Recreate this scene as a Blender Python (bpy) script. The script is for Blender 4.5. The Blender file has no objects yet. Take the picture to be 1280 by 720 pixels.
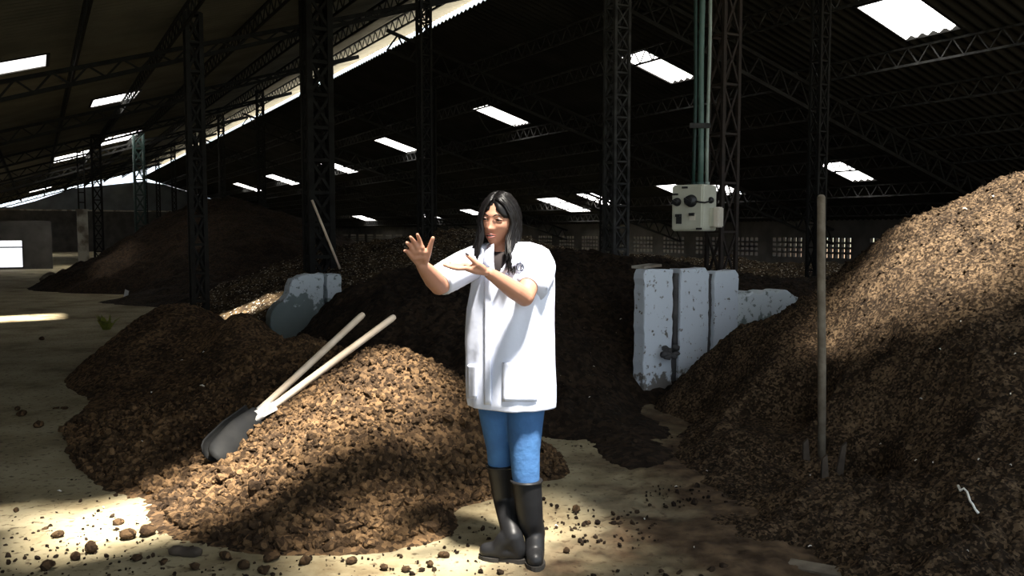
import bpy, bmesh, math, random
import numpy as np
from mathutils import Vector, Matrix

random.seed(7)
RNG = np.random.default_rng(11)
C = bpy.context.scene.collection
D = bpy.data

# ------------------------------------------------------------------ frame
F = 1050.0
PITCH = math.atan(70 / F)
H = 1.45
T = math.radians(29.5)
CT, ST = math.cos(T), math.sin(T)
P0, KS = 7.2, 0.30                      # ridge offset, roof slope
ZR = H + 0.578 * P0                     # upper edge of the right roof slope
GAP = 0.60                              # clerestory gap at the ridge
OVER = 1.58
U0, U1 = -2.2, 70.0
PL, PR = -6.5, 20.0

def P(px, py, Y):
    """point seen at photo pixel (px,py) that stands Y metres ahead"""
    v = (360 - py) / F
    dx = (px - 640) / F
    dy = math.cos(PITCH) + math.sin(PITCH) * v
    dz = -math.sin(PITCH) + math.cos(PITCH) * v
    t = Y / dy
    return Vector((dx * t, Y, H + dz * t))

def B(p, u, z=0.0):
    """building frame: p across (to the right), u along the ridge"""
    return Vector((p * CT - u * ST, p * ST + u * CT, z))

def pu(v):
    return v[0] * CT + v[1] * ST, -v[0] * ST + v[1] * CT

def z_left(p):
    return ZR + GAP + KS * (p - P0)

def z_right(p):
    return ZR - KS * (p - P0)

# ------------------------------------------------------------------ noise
def _hash(ix, iy, s):
    h = (ix * 374761393 + iy * 668265263 + s * 974634533) & 0xFFFFFFFF
    h = ((h ^ (h >> 13)) * 1274126177) & 0xFFFFFFFF
    h = (h ^ (h >> 16)) & 0xFFFFFFFF
    return h / 4294967295.0

def vnoise(x, y, s=0):
    ix = np.floor(x).astype(np.int64); iy = np.floor(y).astype(np.int64)
    fx = x - ix; fy = y - iy
    fx = fx * fx * (3 - 2 * fx); fy = fy * fy * (3 - 2 * fy)
    a = _hash(ix, iy, s); b = _hash(ix + 1, iy, s)
    c = _hash(ix, iy + 1, s); d = _hash(ix + 1, iy + 1, s)
    return (a + (b - a) * fx) * (1 - fy) + (c + (d - c) * fx) * fy

def fbm(x, y, s=0, o=4):
    r = 0; a = 0.5
    for k in range(o):
        r = r + a * (vnoise(x, y, s + k) - 0.5); x = x * 2.03 + 3.1; y = y * 2.03 + 7.7; a *= 0.5
    return r * 2

def worley(x, y, s=0):
    ix = np.floor(x).astype(np.int64); iy = np.floor(y).astype(np.int64)
    best = np.full(x.shape, 9.0); hid = np.zeros(x.shape)
    for ax in (-1, 0, 1):
        for ay in (-1, 0, 1):
            cx = ix + ax; cy = iy + ay
            qx = cx + _hash(cx, cy, s); qy = cy + _hash(cx, cy, s + 57)
            d = (qx - x) ** 2 + (qy - y) ** 2
            m = d < best
            best = np.where(m, d, best); hid = np.where(m, _hash(cx, cy, s + 91), hid)
    return np.sqrt(best), hid

# ------------------------------------------------------------------ materials
def new_mat(name):
    m = D.materials.new(name); m.use_nodes = True
    nt = m.node_tree
    return m, nt, nt.nodes['Principled BSDF']

def mat(name, c1, c2=None, rough=0.7, scale=8.0, metal=0.0, bump=0.0, bscale=40.0, spec=0.4,
        lo=0.35, hi=0.65, detail=4.0):
    m, nt, b = new_mat(name)
    N, L = nt.nodes, nt.links
    b.inputs['Roughness'].default_value = rough
    b.inputs['Metallic'].default_value = metal
    b.inputs['Specular IOR Level'].default_value = spec
    tc = N.new('ShaderNodeTexCoord')
    c2 = c2 or tuple(x * 0.8 for x in c1)
    nz = N.new('ShaderNodeTexNoise'); nz.inputs['Scale'].default_value = scale; nz.inputs['Detail'].default_value = detail
    L.new(tc.outputs['Object'], nz.inputs['Vector'])
    r = N.new('ShaderNodeValToRGB')
    r.color_ramp.elements[0].position = lo; r.color_ramp.elements[1].position = hi
    r.color_ramp.elements[0].color = (*c1, 1); r.color_ramp.elements[1].color = (*c2, 1)
    L.new(nz.outputs['Fac'], r.inputs['Fac']); L.new(r.outputs['Color'], b.inputs['Base Color'])
    if bump:
        bn = N.new('ShaderNodeTexNoise'); bn.inputs['Scale'].default_value = bscale; bn.inputs['Detail'].default_value = 5
        L.new(tc.outputs['Object'], bn.inputs['Vector'])
        bp = N.new('ShaderNodeBump'); bp.inputs['Strength'].default_value = bump; bp.inputs['Distance'].default_value = 0.02
        L.new(bn.outputs['Fac'], bp.inputs['Height']); L.new(bp.outputs['Normal'], b.inputs['Normal'])
    return m

def soil_mat(name, dark, mid, light, fleck=(0.45, 0.40, 0.32), fl=0.72, scale=14.0):
    """loose compost: mixed crumbs with pale fibre flecks"""
    m, nt, b = new_mat(name)
    N, L = nt.nodes, nt.links
    b.inputs['Roughness'].default_value = 0.95; b.inputs['Specular IOR Level'].default_value = 0.15
    tc = N.new('ShaderNodeTexCoord')
    v = N.new('ShaderNodeTexVoronoi'); v.inputs['Scale'].default_value = scale * 3.2
    L.new(tc.outputs['Object'], v.inputs['Vector'])
    sep = N.new('ShaderNodeSeparateColor'); L.new(v.outputs['Color'], sep.inputs['Color'])
    n1 = N.new('ShaderNodeTexNoise'); n1.inputs['Scale'].default_value = scale * 0.18; n1.inputs['Detail'].default_value = 6
    L.new(tc.outputs['Object'], n1.inputs['Vector'])
    mx = N.new('ShaderNodeMath'); mx.operation = 'MULTIPLY_ADD'; mx.inputs[1].default_value = 0.45
    L.new(sep.outputs[0], mx.inputs[0]); 
    ml = N.new('ShaderNodeMath'); ml.operation = 'MULTIPLY'; ml.inputs[1].default_value = 0.62
    L.new(n1.outputs['Fac'], ml.inputs[0]); L.new(ml.outputs[0], mx.inputs[2])
    r = N.new('ShaderNodeValToRGB')
    e = r.color_ramp.elements
    e[0].position = 0.22; e[0].color = (*dark, 1)
    e[1].position = 0.82; e[1].color = (*light, 1)
    k = e.new(0.5); k.color = (*mid, 1)
    L.new(mx.outputs[0], r.inputs['Fac'])
    n2 = N.new('ShaderNodeTexNoise'); n2.inputs['Scale'].default_value = scale * 6; n2.inputs['Detail'].default_value = 2
    L.new(tc.outputs['Object'], n2.inputs['Vector'])
    r2 = N.new('ShaderNodeValToRGB')
    r2.color_ramp.elements[0].position = fl; r2.color_ramp.elements[1].position = fl + 0.03
    L.new(n2.outputs['Fac'], r2.inputs['Fac'])
    mc = N.new('ShaderNodeMix'); mc.data_type = 'RGBA'
    L.new(r2.outputs['Color'], mc.inputs['Factor'])
    L.new(r.outputs['Color'], mc.inputs['A']); mc.inputs['B'].default_value = (*fleck, 1)
    L.new(mc.outputs['Result'], b.inputs['Base Color'])
    n3 = N.new('ShaderNodeTexNoise'); n3.inputs['Scale'].default_value = scale * 5; n3.inputs['Detail'].default_value = 6
    n3.inputs['Roughness'].default_value = 0.7
    L.new(tc.outputs['Object'], n3.inputs['Vector'])
    bp = N.new('ShaderNodeBump'); bp.inputs['Strength'].default_value = 0.9; bp.inputs['Distance'].default_value = 0.02
    L.new(n3.outputs['Fac'], bp.inputs['Height']); L.new(bp.outputs['Normal'], b.inputs['Normal'])
    return m

def floor_mat():
    m, nt, b = new_mat('dirty_concrete')
    N, L = nt.nodes, nt.links
    b.inputs['Roughness'].default_value = 0.9; b.inputs['Specular IOR Level'].default_value = 0.2
    tc = N.new('ShaderNodeTexCoord')
    # concrete
    n1 = N.new('ShaderNodeTexNoise'); n1.inputs['Scale'].default_value = 1.3; n1.inputs['Detail'].default_value = 8; n1.inputs['Roughness'].default_value = 0.62
    L.new(tc.outputs['Object'], n1.inputs['Vector'])
    r = N.new('ShaderNodeValToRGB'); e = r.color_ramp.elements
    e[0].position = 0.33; e[0].color = (0.13, 0.095, 0.05, 1)
    e[1].position = 0.62; e[1].color = (0.34, 0.295, 0.19, 1)
    k = e.new(0.46); k.color = (0.25, 0.21, 0.125, 1)
    L.new(n1.outputs['Fac'], r.inputs['Fac'])
    # trodden compost towards the right, with a ragged margin
    sp = N.new('ShaderNodeSeparateXYZ'); L.new(tc.outputs['Object'], sp.inputs[0])
    n2 = N.new('ShaderNodeTexNoise'); n2.inputs['Scale'].default_value = 2.2; n2.inputs['Detail'].default_value = 8
    L.new(tc.outputs['Object'], n2.inputs['Vector'])
    a = N.new('ShaderNodeMath'); a.operation = 'MULTIPLY_ADD'; a.inputs[1].default_value = 2.6
    yy = N.new('ShaderNodeMath'); yy.operation = 'MULTIPLY_ADD'; yy.inputs[1].default_value = -0.28; yy.inputs[2].default_value = 1.05
    L.new(sp.outputs['Y'], yy.inputs[0])
    xy = N.new('ShaderNodeMath'); xy.operation = 'ADD'; L.new(sp.outputs['X'], xy.inputs[0]); L.new(yy.outputs[0], xy.inputs[1])
    L.new(n2.outputs['Fac'], a.inputs[0]); L.new(xy.outputs[0], a.inputs[2])
    mr = N.new('ShaderNodeMapRange'); mr.inputs['From Min'].default_value = 1.2; mr.inputs['From Max'].default_value = 2.0
    L.new(a.outputs[0], mr.inputs['Value'])
    mc = N.new('ShaderNodeMix'); mc.data_type = 'RGBA'
    L.new(mr.outputs[0], mc.inputs['Factor']); L.new(r.outputs['Color'], mc.inputs['A'])
    n4 = N.new('ShaderNodeTexNoise'); n4.inputs['Scale'].default_value = 9; n4.inputs['Detail'].default_value = 8
    L.new(tc.outputs['Object'], n4.inputs['Vector'])
    r4 = N.new('ShaderNodeValToRGB')
    r4.color_ramp.elements[0].position = 0.35; r4.color_ramp.elements[0].color = (0.028, 0.0165, 0.0085, 1)
    r4.color_ramp.elements[1].position = 0.7; r4.color_ramp.elements[1].color = (0.125, 0.083, 0.047, 1)
    L.new(n4.outputs['Fac'], r4.inputs['Fac']); L.new(r4.outputs['Color'], mc.inputs['B'])
    # crumbs stain
    n5 = N.new('ShaderNodeTexNoise'); n5.inputs['Scale'].default_value = 26; n5.inputs['Detail'].default_value = 5
    L.new(tc.outputs['Object'], n5.inputs['Vector'])
    r5 = N.new('ShaderNodeValToRGB')
    r5.color_ramp.elements[0].position = 0.58; r5.color_ramp.elements[0].color = (0, 0, 0, 1)
    r5.color_ramp.elements[1].position = 0.66; r5.color_ramp.elements[1].color = (0.75, 0.75, 0.75, 1)
    L.new(n5.outputs['Fac'], r5.inputs['Fac'])
    m2 = N.new('ShaderNodeMix'); m2.data_type = 'RGBA'
    L.new(r5.outputs['Color'], m2.inputs['Factor']); L.new(mc.outputs['Result'], m2.inputs['A'])
    m2.inputs['B'].default_value = (0.06, 0.04, 0.022, 1)
    L.new(m2.outputs['Result'], b.inputs['Base Color'])
    bp = N.new('ShaderNodeBump'); bp.inputs['Strength'].default_value = 0.5; bp.inputs['Distance'].default_value = 0.015
    L.new(n5.outputs['Fac'], bp.inputs['Height']); L.new(bp.outputs['Normal'], b.inputs['Normal'])
    return m

def wall_paint_mat(name, paint, bare, zsplit, rough=0.8, amount=0.12, tilt=0.0):
    """white paint flaking off grey cement, bare towards the foot"""
    m, nt, b = new_mat(name)
    N, L = nt.nodes, nt.links
    b.inputs['Roughness'].default_value = rough; b.inputs['Specular IOR Level'].default_value = 0.25
    tc = N.new('ShaderNodeTexCoord')
    n = N.new('ShaderNodeTexNoise'); n.inputs['Scale'].default_value = 7; n.inputs['Detail'].default_value = 7; n.inputs['Roughness'].default_value = 0.65
    L.new(tc.outputs['Object'], n.inputs['Vector'])
    sp = N.new('ShaderNodeSeparateXYZ'); L.new(tc.outputs['Object'], sp.inputs[0])
    a = N.new('ShaderNodeMath'); a.operation = 'MULTIPLY_ADD'; a.inputs[1].default_value = 0.75
    L.new(n.outputs['Fac'], a.inputs[0]); L.new(sp.outputs['Z'], a.inputs[2])
    mr = N.new('ShaderNodeMapRange'); mr.inputs['From Min'].default_value = zsplit + 0.35; mr.inputs['From Max'].default_value = zsplit + 0.39
    L.new(a.outputs[0], mr.inputs['Value'])
    n2 = N.new('ShaderNodeTexNoise'); n2.inputs['Scale'].default_value = 16; n2.inputs['Detail'].default_value = 6; n2.inputs['Roughness'].default_value = 0.7
    L.new(tc.outputs['Object'], n2.inputs['Vector'])
    r2 = N.new('ShaderNodeValToRGB')
    r2.color_ramp.elements[0].position = 0.36 + amount * 0.3; r2.color_ramp.elements[0].color = (0, 0, 0, 1)
    r2.color_ramp.elements[1].position = 0.40 + amount * 0.3; r2.color_ramp.elements[1].color = (1, 1, 1, 1)
    L.new(n2.outputs['Fac'], r2.inputs['Fac'])
    mu = N.new('ShaderNodeMath'); mu.operation = 'MULTIPLY'
    L.new(mr.outputs[0], mu.inputs[0]); L.new(r2.outputs['Color'], mu.inputs[1])
    n3 = N.new('ShaderNodeTexNoise'); n3.inputs['Scale'].default_value = 3
    L.new(tc.outputs['Object'], n3.inputs['Vector'])
    r3 = N.new('ShaderNodeValToRGB')
    r3.color_ramp.elements[0].color = (*[x * 0.8 for x in bare], 1); r3.color_ramp.elements[1].color = (*[min(1, x * 1.3) for x in bare], 1)
    L.new(n3.outputs['Fac'], r3.inputs['Fac'])
    mc = N.new('ShaderNodeMix'); mc.data_type = 'RGBA'
    L.new(mu.outputs[0], mc.inputs['Factor']); L.new(r3.outputs['Color'], mc.inputs['A']); mc.inputs['B'].default_value = (*paint, 1)
    L.new(mc.outputs['Result'], b.inputs['Base Color'])
    bp = N.new('ShaderNodeBump'); bp.inputs['Strength'].default_value = 0.5; bp.inputs['Distance'].default_value = 0.01
    L.new(mu.outputs[0], bp.inputs['Height']); L.new(bp.outputs['Normal'], b.inputs['Normal'])
    return m

def pane_mat(name='translucent_sheet', t0=0.10, t1=0.26):
    """weathered translucent sheet: lets some light straight through, scatters the rest"""
    m = D.materials.new(name); m.use_nodes = True
    nt = m.node_tree; N, L = nt.nodes, nt.links
    N.clear()
    out = N.new('ShaderNodeOutputMaterial')
    tr = N.new('ShaderNodeBsdfTransparent'); tr.inputs['Color'].default_value = (1, 0.985, 0.96, 1)
    tl = N.new('ShaderNodeBsdfTranslucent'); tl.inputs['Color'].default_value = (0.75, 0.76, 0.78, 1)
    tc = N.new('ShaderNodeTexCoord'); nz = N.new('ShaderNodeTexNoise'); nz.inputs['Scale'].default_value = 3
    L.new(tc.outputs['Object'], nz.inputs['Vector'])
    mr = N.new('ShaderNodeMapRange'); mr.inputs['To Min'].default_value = t0; mr.inputs['To Max'].default_value = t1
    L.new(nz.outputs['Fac'], mr.inputs['Value'])
    mx = N.new('ShaderNodeMixShader')
    L.new(mr.outputs[0], mx.inputs['Fac']); L.new(tr.outputs[0], mx.inputs[1]); L.new(tl.outputs[0], mx.inputs[2])
    ab = N.new('ShaderNodeBsdfDiffuse'); ab.inputs['Color'].default_value = (0.05, 0.05, 0.05, 1)
    m2 = N.new('ShaderNodeMixShader'); m2.inputs['Fac'].default_value = 0.30
    L.new(mx.outputs[0], m2.inputs[1]); L.new(ab.outputs[0], m2.inputs[2])
    L.new(m2.outputs[0], out.inputs['Surface'])
    return m

def emit_mat(name, col, s):
    m = D.materials.new(name); m.use_nodes = True
    nt = m.node_tree; nt.nodes.clear()
    out = nt.nodes.new('ShaderNodeOutputMaterial'); e = nt.nodes.new('ShaderNodeEmission')
    e.inputs['Color'].default_value = (*col, 1); e.inputs['Strength'].default_value = s
    nt.links.new(e.outputs[0], out.inputs['Surface'])
    return m

M = {}
M['floor'] = floor_mat()
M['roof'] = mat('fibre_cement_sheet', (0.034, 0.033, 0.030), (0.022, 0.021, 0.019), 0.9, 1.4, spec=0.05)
M['roof_bounce'] = mat('light_bounce_sheet', (0.88, 0.86, 0.80), (0.80, 0.78, 0.72), 0.9, 1.2)  # very pale so that it throws sunlight onto the ridge underside
M['roof_lit'] = mat('lit_fibre_cement_sheet', (0.135, 0.125, 0.097), (0.095, 0.088, 0.069), 0.9, 1.2, spec=0.05)  # same sheet as the right slope, ridge light put into its paler colour
M['steel'] = mat('dark_painted_steel', (0.022, 0.022, 0.02), (0.014, 0.013, 0.012), 0.8, 6, spec=0.08)
M['steel_grey'] = mat('grey_galvanised_steel', (0.05, 0.05, 0.048), (0.016, 0.0155, 0.015), 0.7, 8, spec=0.15)
M['steel_green'] = mat('green_painted_steel', (0.008, 0.035, 0.027), (0.006, 0.02, 0.016), 0.6, 8)
M['rusty'] = mat('rusty_brown_steel', (0.022, 0.014, 0.010), (0.012, 0.008, 0.006), 0.8, 9)
M['pvc'] = mat('green_grey_pipe', (0.075, 0.135, 0.115), (0.05, 0.095, 0.08), 0.5, 5)
M['pvc2'] = mat('pale_grey_pipe', (0.28, 0.33, 0.30), (0.2, 0.25, 0.22), 0.5, 5)
M['pane'] = pane_mat()
M['pane_dim'] = pane_mat('dimming_sheet', 0.55, 0.64)  # dimmer sheet, added to weaken the sun falling on the woman
M['pane_milky'] = pane_mat('milky_sheet', 0.93, 0.99)
M['wall'] = mat('dark_render', (0.09, 0.085, 0.075), (0.055, 0.05, 0.045), 0.9, 2)
M['gable'] = mat('blue_grey_sheeting', (0.16, 0.18, 0.20), (0.11, 0.125, 0.14), 0.85, 1.5)
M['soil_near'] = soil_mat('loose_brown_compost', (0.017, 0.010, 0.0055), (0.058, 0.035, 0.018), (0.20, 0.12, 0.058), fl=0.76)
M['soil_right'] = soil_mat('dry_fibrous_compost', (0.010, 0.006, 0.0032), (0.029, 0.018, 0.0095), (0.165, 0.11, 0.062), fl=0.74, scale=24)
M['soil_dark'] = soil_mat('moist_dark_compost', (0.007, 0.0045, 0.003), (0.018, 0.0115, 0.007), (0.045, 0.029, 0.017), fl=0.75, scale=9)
M['soil_mixed'] = soil_mat('coarse_compost_with_scraps', (0.012, 0.008, 0.005), (0.035, 0.023, 0.012), (0.10, 0.068, 0.034), fl=0.62, scale=5)
M['white_wall'] = wall_paint_mat('flaking_white_paint', (0.60, 0.66, 0.74), (0.16, 0.15, 0.14), 0.16, amount=0.0)
M['white_stub'] = wall_paint_mat('half_bare_white_paint', (0.62, 0.68, 0.72), (0.20, 0.24, 0.24), 0.62, amount=0.1)
M['cement'] = mat('grey_cement', (0.075, 0.072, 0.074), (0.045, 0.043, 0.043), 0.85, 9, bump=0.4)
M['pillar'] = mat('whitewashed_concrete', (0.44, 0.42, 0.36), (0.16, 0.13, 0.10), 0.9, 2.2, lo=0.45, hi=0.6)
M['wood_pale'] = mat('pale_turned_wood', (0.78, 0.66, 0.52), (0.66, 0.53, 0.39), 0.55, 9)
M['wood_old'] = mat('weathered_wood', (0.16, 0.135, 0.10), (0.09, 0.072, 0.05), 0.8, 12, bump=0.3)
M['wood_dark'] = mat('dark_wood', (0.06, 0.045, 0.032), (0.035, 0.026, 0.018), 0.85, 14, bump=0.3)  # darker wood tone for the board stubs and the long lump
M['blade'] = mat('dark_blade_steel', (0.009, 0.0095, 0.010), (0.016, 0.016, 0.0155), 0.7, 12, spec=0.12)
M['hinge'] = mat('bright_worn_steel', (0.55, 0.54, 0.52), (0.35, 0.34, 0.33), 0.45, 15)
M['box'] = mat('cream_enamel', (0.52, 0.52, 0.43), (0.42, 0.42, 0.34), 0.45, 7, lo=0.3, hi=0.75)
M['box_pale'] = mat('pale_cream_plastic', (0.66, 0.61, 0.52), (0.58, 0.53, 0.45), 0.45, 7)
M['black'] = mat('black_plastic', (0.014, 0.014, 0.015), (0.02, 0.02, 0.02), 0.45, 10)
M['coat'] = mat('white_cotton', (0.74, 0.78, 0.92), (0.70, 0.74, 0.89), 0.85, 4, bump=0.15, bscale=14)
M['denim'] = mat('blue_denim', (0.055, 0.16, 0.36), (0.04, 0.115, 0.27), 0.85, 9, bump=0.25, bscale=30)
M['rubber'] = mat('black_rubber', (0.012, 0.012, 0.013), (0.018, 0.018, 0.019), 0.42, 8, spec=0.28)
M['sole'] = mat('dull_black_sole', (0.02, 0.019, 0.017), (0.035, 0.03, 0.025), 0.8, 20)
M['hair'] = mat('black_hair', (0.0035, 0.003, 0.0033), (0.006, 0.005, 0.005), 0.4, 30, spec=0.25)
M['skin'] = mat('skin', (0.47, 0.235, 0.155), (0.42, 0.205, 0.13), 0.55, 6, lo=0.2, hi=0.8)
M['shirt'] = mat('dark_jersey', (0.03, 0.022, 0.022), (0.022, 0.017, 0.017), 0.9, 20)
M['lip'] = mat('lip', (0.27, 0.085, 0.065), (0.23, 0.07, 0.055), 0.45, 20)
M['eye'] = mat('eye_white', (0.6, 0.58, 0.55), (0.55, 0.52, 0.5), 0.2, 5)
M['iris'] = mat('dark_iris', (0.02, 0.012, 0.008), (0.012, 0.008, 0.006), 0.2, 5)
M['gold'] = mat('gold_metal', (0.7, 0.5, 0.22), (0.6, 0.4, 0.16), 0.3, 5, metal=1.0)
M['nail'] = mat('dark_nail_varnish', (0.03, 0.02, 0.025), (0.02, 0.015, 0.018), 0.3, 5)
M['ink'] = mat('dark_blue_ink', (0.02, 0.03, 0.06), (0.02, 0.025, 0.045), 0.6, 5)
M['straw'] = mat('bleached_fibre', (0.82, 0.80, 0.74), (0.7, 0.67, 0.6), 0.7, 20)
M['weed'] = mat('yellow_green_weed', (0.20, 0.22, 0.03), (0.12, 0.13, 0.02), 0.7, 9)
M['rag'] = mat('white_plastic', (0.7, 0.7, 0.68), (0.55, 0.55, 0.53), 0.5, 9)
M['daylight'] = emit_mat('daylight_opening', (0.92, 0.96, 1.0), 1.6)

# ------------------------------------------------------------------ mesh helper
class MB:
    def __init__(s): s.v = []; s.f = []
    def add(s, vs, fs):
        o = len(s.v); s.v.extend([tuple(x) for x in vs]); s.f.extend([tuple(i + o for i in f) for f in fs]); return s
    def box(s, a, b, rot=None, loc=None):
        x0, y0, z0 = a; x1, y1, z1 = b
        vs = [Vector(c) for c in ((x0,y0,z0),(x1,y0,z0),(x1,y1,z0),(x0,y1,z0),(x0,y0,z1),(x1,y0,z1),(x1,y1,z1),(x0,y1,z1))]
        if rot is not None: vs = [rot @ q for q in vs]
        if loc is not None: vs = [q + loc for q in vs]
        return s.add(vs, [(0,3,2,1),(4,5,6,7),(0,1,5,4),(1,2,6,5),(2,3,7,6),(3,0,4,7)])
    def bar(s, a, b, w, h=None, up=Vector((0, 0, 1))):
        a = Vector(a); b = Vector(b); h = h or w
        d = (b - a).normalized()
        if abs(d.dot(up)) > 0.95: up = Vector((CT, ST, 0))
        x = d.cross(up).normalized(); y = x.cross(d).normalized()
        vs = []
        for q in (a, b):
            for sx, sy in ((-1,-1),(1,-1),(1,1),(-1,1)): vs.append(q + x*(sx*w/2) + y*(sy*h/2))
        return s.add(vs, [(0,3,2,1),(4,5,6,7),(0,1,5,4),(1,2,6,5),(2,3,7,6),(3,0,4,7)])
    def tube(s, pts, rad, n=10, cap=True, flat=1.0, upv=None):
        pts = [Vector(p) for p in pts]
        if not hasattr(rad, '__len__'): rad = [rad] * len(pts)
        rings = []; px = None
        for i, p in enumerate(pts):
            d = (pts[min(i+1, len(pts)-1)] - pts[max(i-1, 0)]).normalized()
            if px is None:
                u = upv or (Vector((0,0,1)) if abs(d.z) < 0.9 else Vector((0,1,0)))
                x = d.cross(u).normalized()
            else:
                x = (px - d * px.dot(d)).normalized()
            px = x; y = x.cross(d).normalized()
            rings.append([p + x*(rad[i]*math.cos(2*math.pi*k/n)) + y*(rad[i]*flat*math.sin(2*math.pi*k/n)) for k in range(n)])
        vs = [q for r in rings for q in r]; fs = []
        for i in range(len(pts)-1):
            for k in range(n):
                k2 = (k+1) % n
                fs.append((i*n+k, (i+1)*n+k, (i+1)*n+k2, i*n+k2))
        if cap:
            fs.append(tuple(range(n))); fs.append(tuple(reversed(range((len(pts)-1)*n, len(pts)*n))))
        return s.add(vs, fs)
    def capsule(s, a, b, ra, rb, n=12, flat=1.0, upv=None):
        a = Vector(a); b = Vector(b); d = b - a
        if d.length < 1e-6: d = Vector((0,0,1e-4))
        e = d.normalized(); pts = []; rad = []
        for k in range(5):
            t = math.pi/2*(1 - k/4); pts.append(a - e*(ra*math.sin(t))); rad.append(max(ra*math.cos(t), 1e-4))
        for k in range(5):
            t = math.pi/2*(k/4); pts.append(b + e*(rb*math.sin(t))); rad.append(max(rb*math.cos(t), 1e-4))
        return s.tube(pts, rad, n, flat=flat, upv=upv)
    def chain(s, pts, rad, n=12, flat=1.0):
        for i in range(len(pts)-1): s.capsule(pts[i], pts[i+1], rad[i], rad[i+1], n, flat)
        return s
    def lathe(s, prof, origin, axis, n=20):
        origin = Vector(origin); axis = Vector(axis).normalized()
        pts = [origin + axis*h for _, h in prof]
        return s.tube(pts, [max(r, 1e-4) for r, _ in prof], n)
    def build(s, name, m, parent=None, smooth=False):
        me = D.meshes.new(name); me.from_pydata(s.v, [], s.f); me.update()
        if m is not None: me.materials.append(m)
        if smooth: me.polygons.foreach_set('use_smooth', [True]*len(me.polygons))
        o = D.objects.new(name, me); C.objects.link(o)
        if parent is not None: o.parent = parent
        return o

def tag(o, label=None, cat=None, group=None, kind=None):
    if label: o['label'] = label
    if cat: o['category'] = cat
    if group: o['group'] = group
    if kind: o['kind'] = kind
    return o

def empty(name, loc, label, cat, group=None, rz=0.0):
    o = D.objects.new(name, None); C.objects.link(o)
    o.location = loc; o.rotation_euler = (0, 0, rz); o.empty_display_size = 0.2
    return tag(o, label, cat, group)

def part(mb, name, m, root, smooth=False):
    """mesh written in world coordinates, hung under its thing"""
    mw = Matrix.Translation(root.location) @ root.rotation_euler.to_matrix().to_4x4()
    inv = mw.inverted()
    mb.v = [tuple(inv @ Vector(q)) for q in mb.v]
    return mb.build(name, m, root, smooth)

def subpart(mb, name, m, prt, smooth=False):
    root = prt.parent
    mw = Matrix.Translation(root.location) @ root.rotation_euler.to_matrix().to_4x4()
    inv = mw.inverted()
    mb.v = [tuple(inv @ Vector(q)) for q in mb.v]
    return mb.build(name, m, prt, smooth)

def realise(o, mods):
    """apply modifiers to the object's own mesh"""
    for typ, kw in mods:
        md = o.modifiers.new(typ, typ)
        for k, v in kw.items(): setattr(md, k, v)
    dg = bpy.context.evaluated_depsgraph_get()
    me = D.meshes.new_from_object(o.evaluated_get(dg))
    o.modifiers.clear()
    old = o.data; nm = old.name
    o.data = me; D.meshes.remove(old); me.name = nm
    me.polygons.foreach_set('use_smooth', [True]*len(me.polygons))
    return o

# ------------------------------------------------------------------ sun
SUN = Vector((0.16, -0.29, 0.945)).normalized()

def hole_left(X, Y, Z, lp, lu):
    """skylight in the left slope whose sunlight lands on (X,Y,Z)"""
    t = 0.0
    q = Vector((X, Y, Z))
    for _ in range(30):
        p, u = pu(q + SUN * t)
        t = (z_left(p) - Z) / SUN.z
    p, u = pu(q + SUN * t)
    return (p - lp/2, p + lp/2, u - lu/2, u + lu/2)

# ------------------------------------------------------------------ floor and shell
def make_floor():
    n = 260
    # finer towards the camera
    xs = np.concatenate([np.linspace(-60, -4, 40, endpoint=False), np.linspace(-4, 4, 321), np.linspace(4, 30, 30)[1:]])
    ys = np.concatenate([np.linspace(0.9, 2.6, 10, endpoint=False), np.linspace(2.6, 8, 217), np.linspace(8, 85, 60)[1:]])
    X, Y = np.meshgrid(xs, ys)
    Z = 0.018*fbm(X*1.6, Y*1.6, 3, 3) + 0.006*fbm(X*9, Y*9, 5, 3)
    w = np.clip((X + fbm(X, Y, 9, 3) + 0.1)/0.9, 0, 1)*np.clip((7-Y)/2, 0, 1)
    f1, _ = worley(X*14, Y*14, 4)
    Z = Z + w*(0.02*np.clip(0.6-f1, 0, 1) + 0.03*fbm(X*3, Y*3, 8, 4))
    keepz = np.clip(Z, -0.03, 0.05)
    nx, ny = len(xs), len(ys)
    vs = np.stack([X, Y, keepz], -1).reshape(-1, 3)
    i = np.arange(nx*ny).reshape(ny, nx)
    fs = np.stack([i[:-1,:-1], i[:-1,1:], i[1:,1:], i[1:,:-1]], -1).reshape(-1, 4)
    me = D.meshes.new('floor'); me.from_pydata(vs.tolist(), [], fs.tolist()); me.update()
    me.polygons.foreach_set('use_smooth', [True]*len(me.polygons))
    me.materials.append(M['floor'])
    o = D.objects.new('floor', me); C.objects.link(o); o['kind'] = 'structure'
make_floor()

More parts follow.
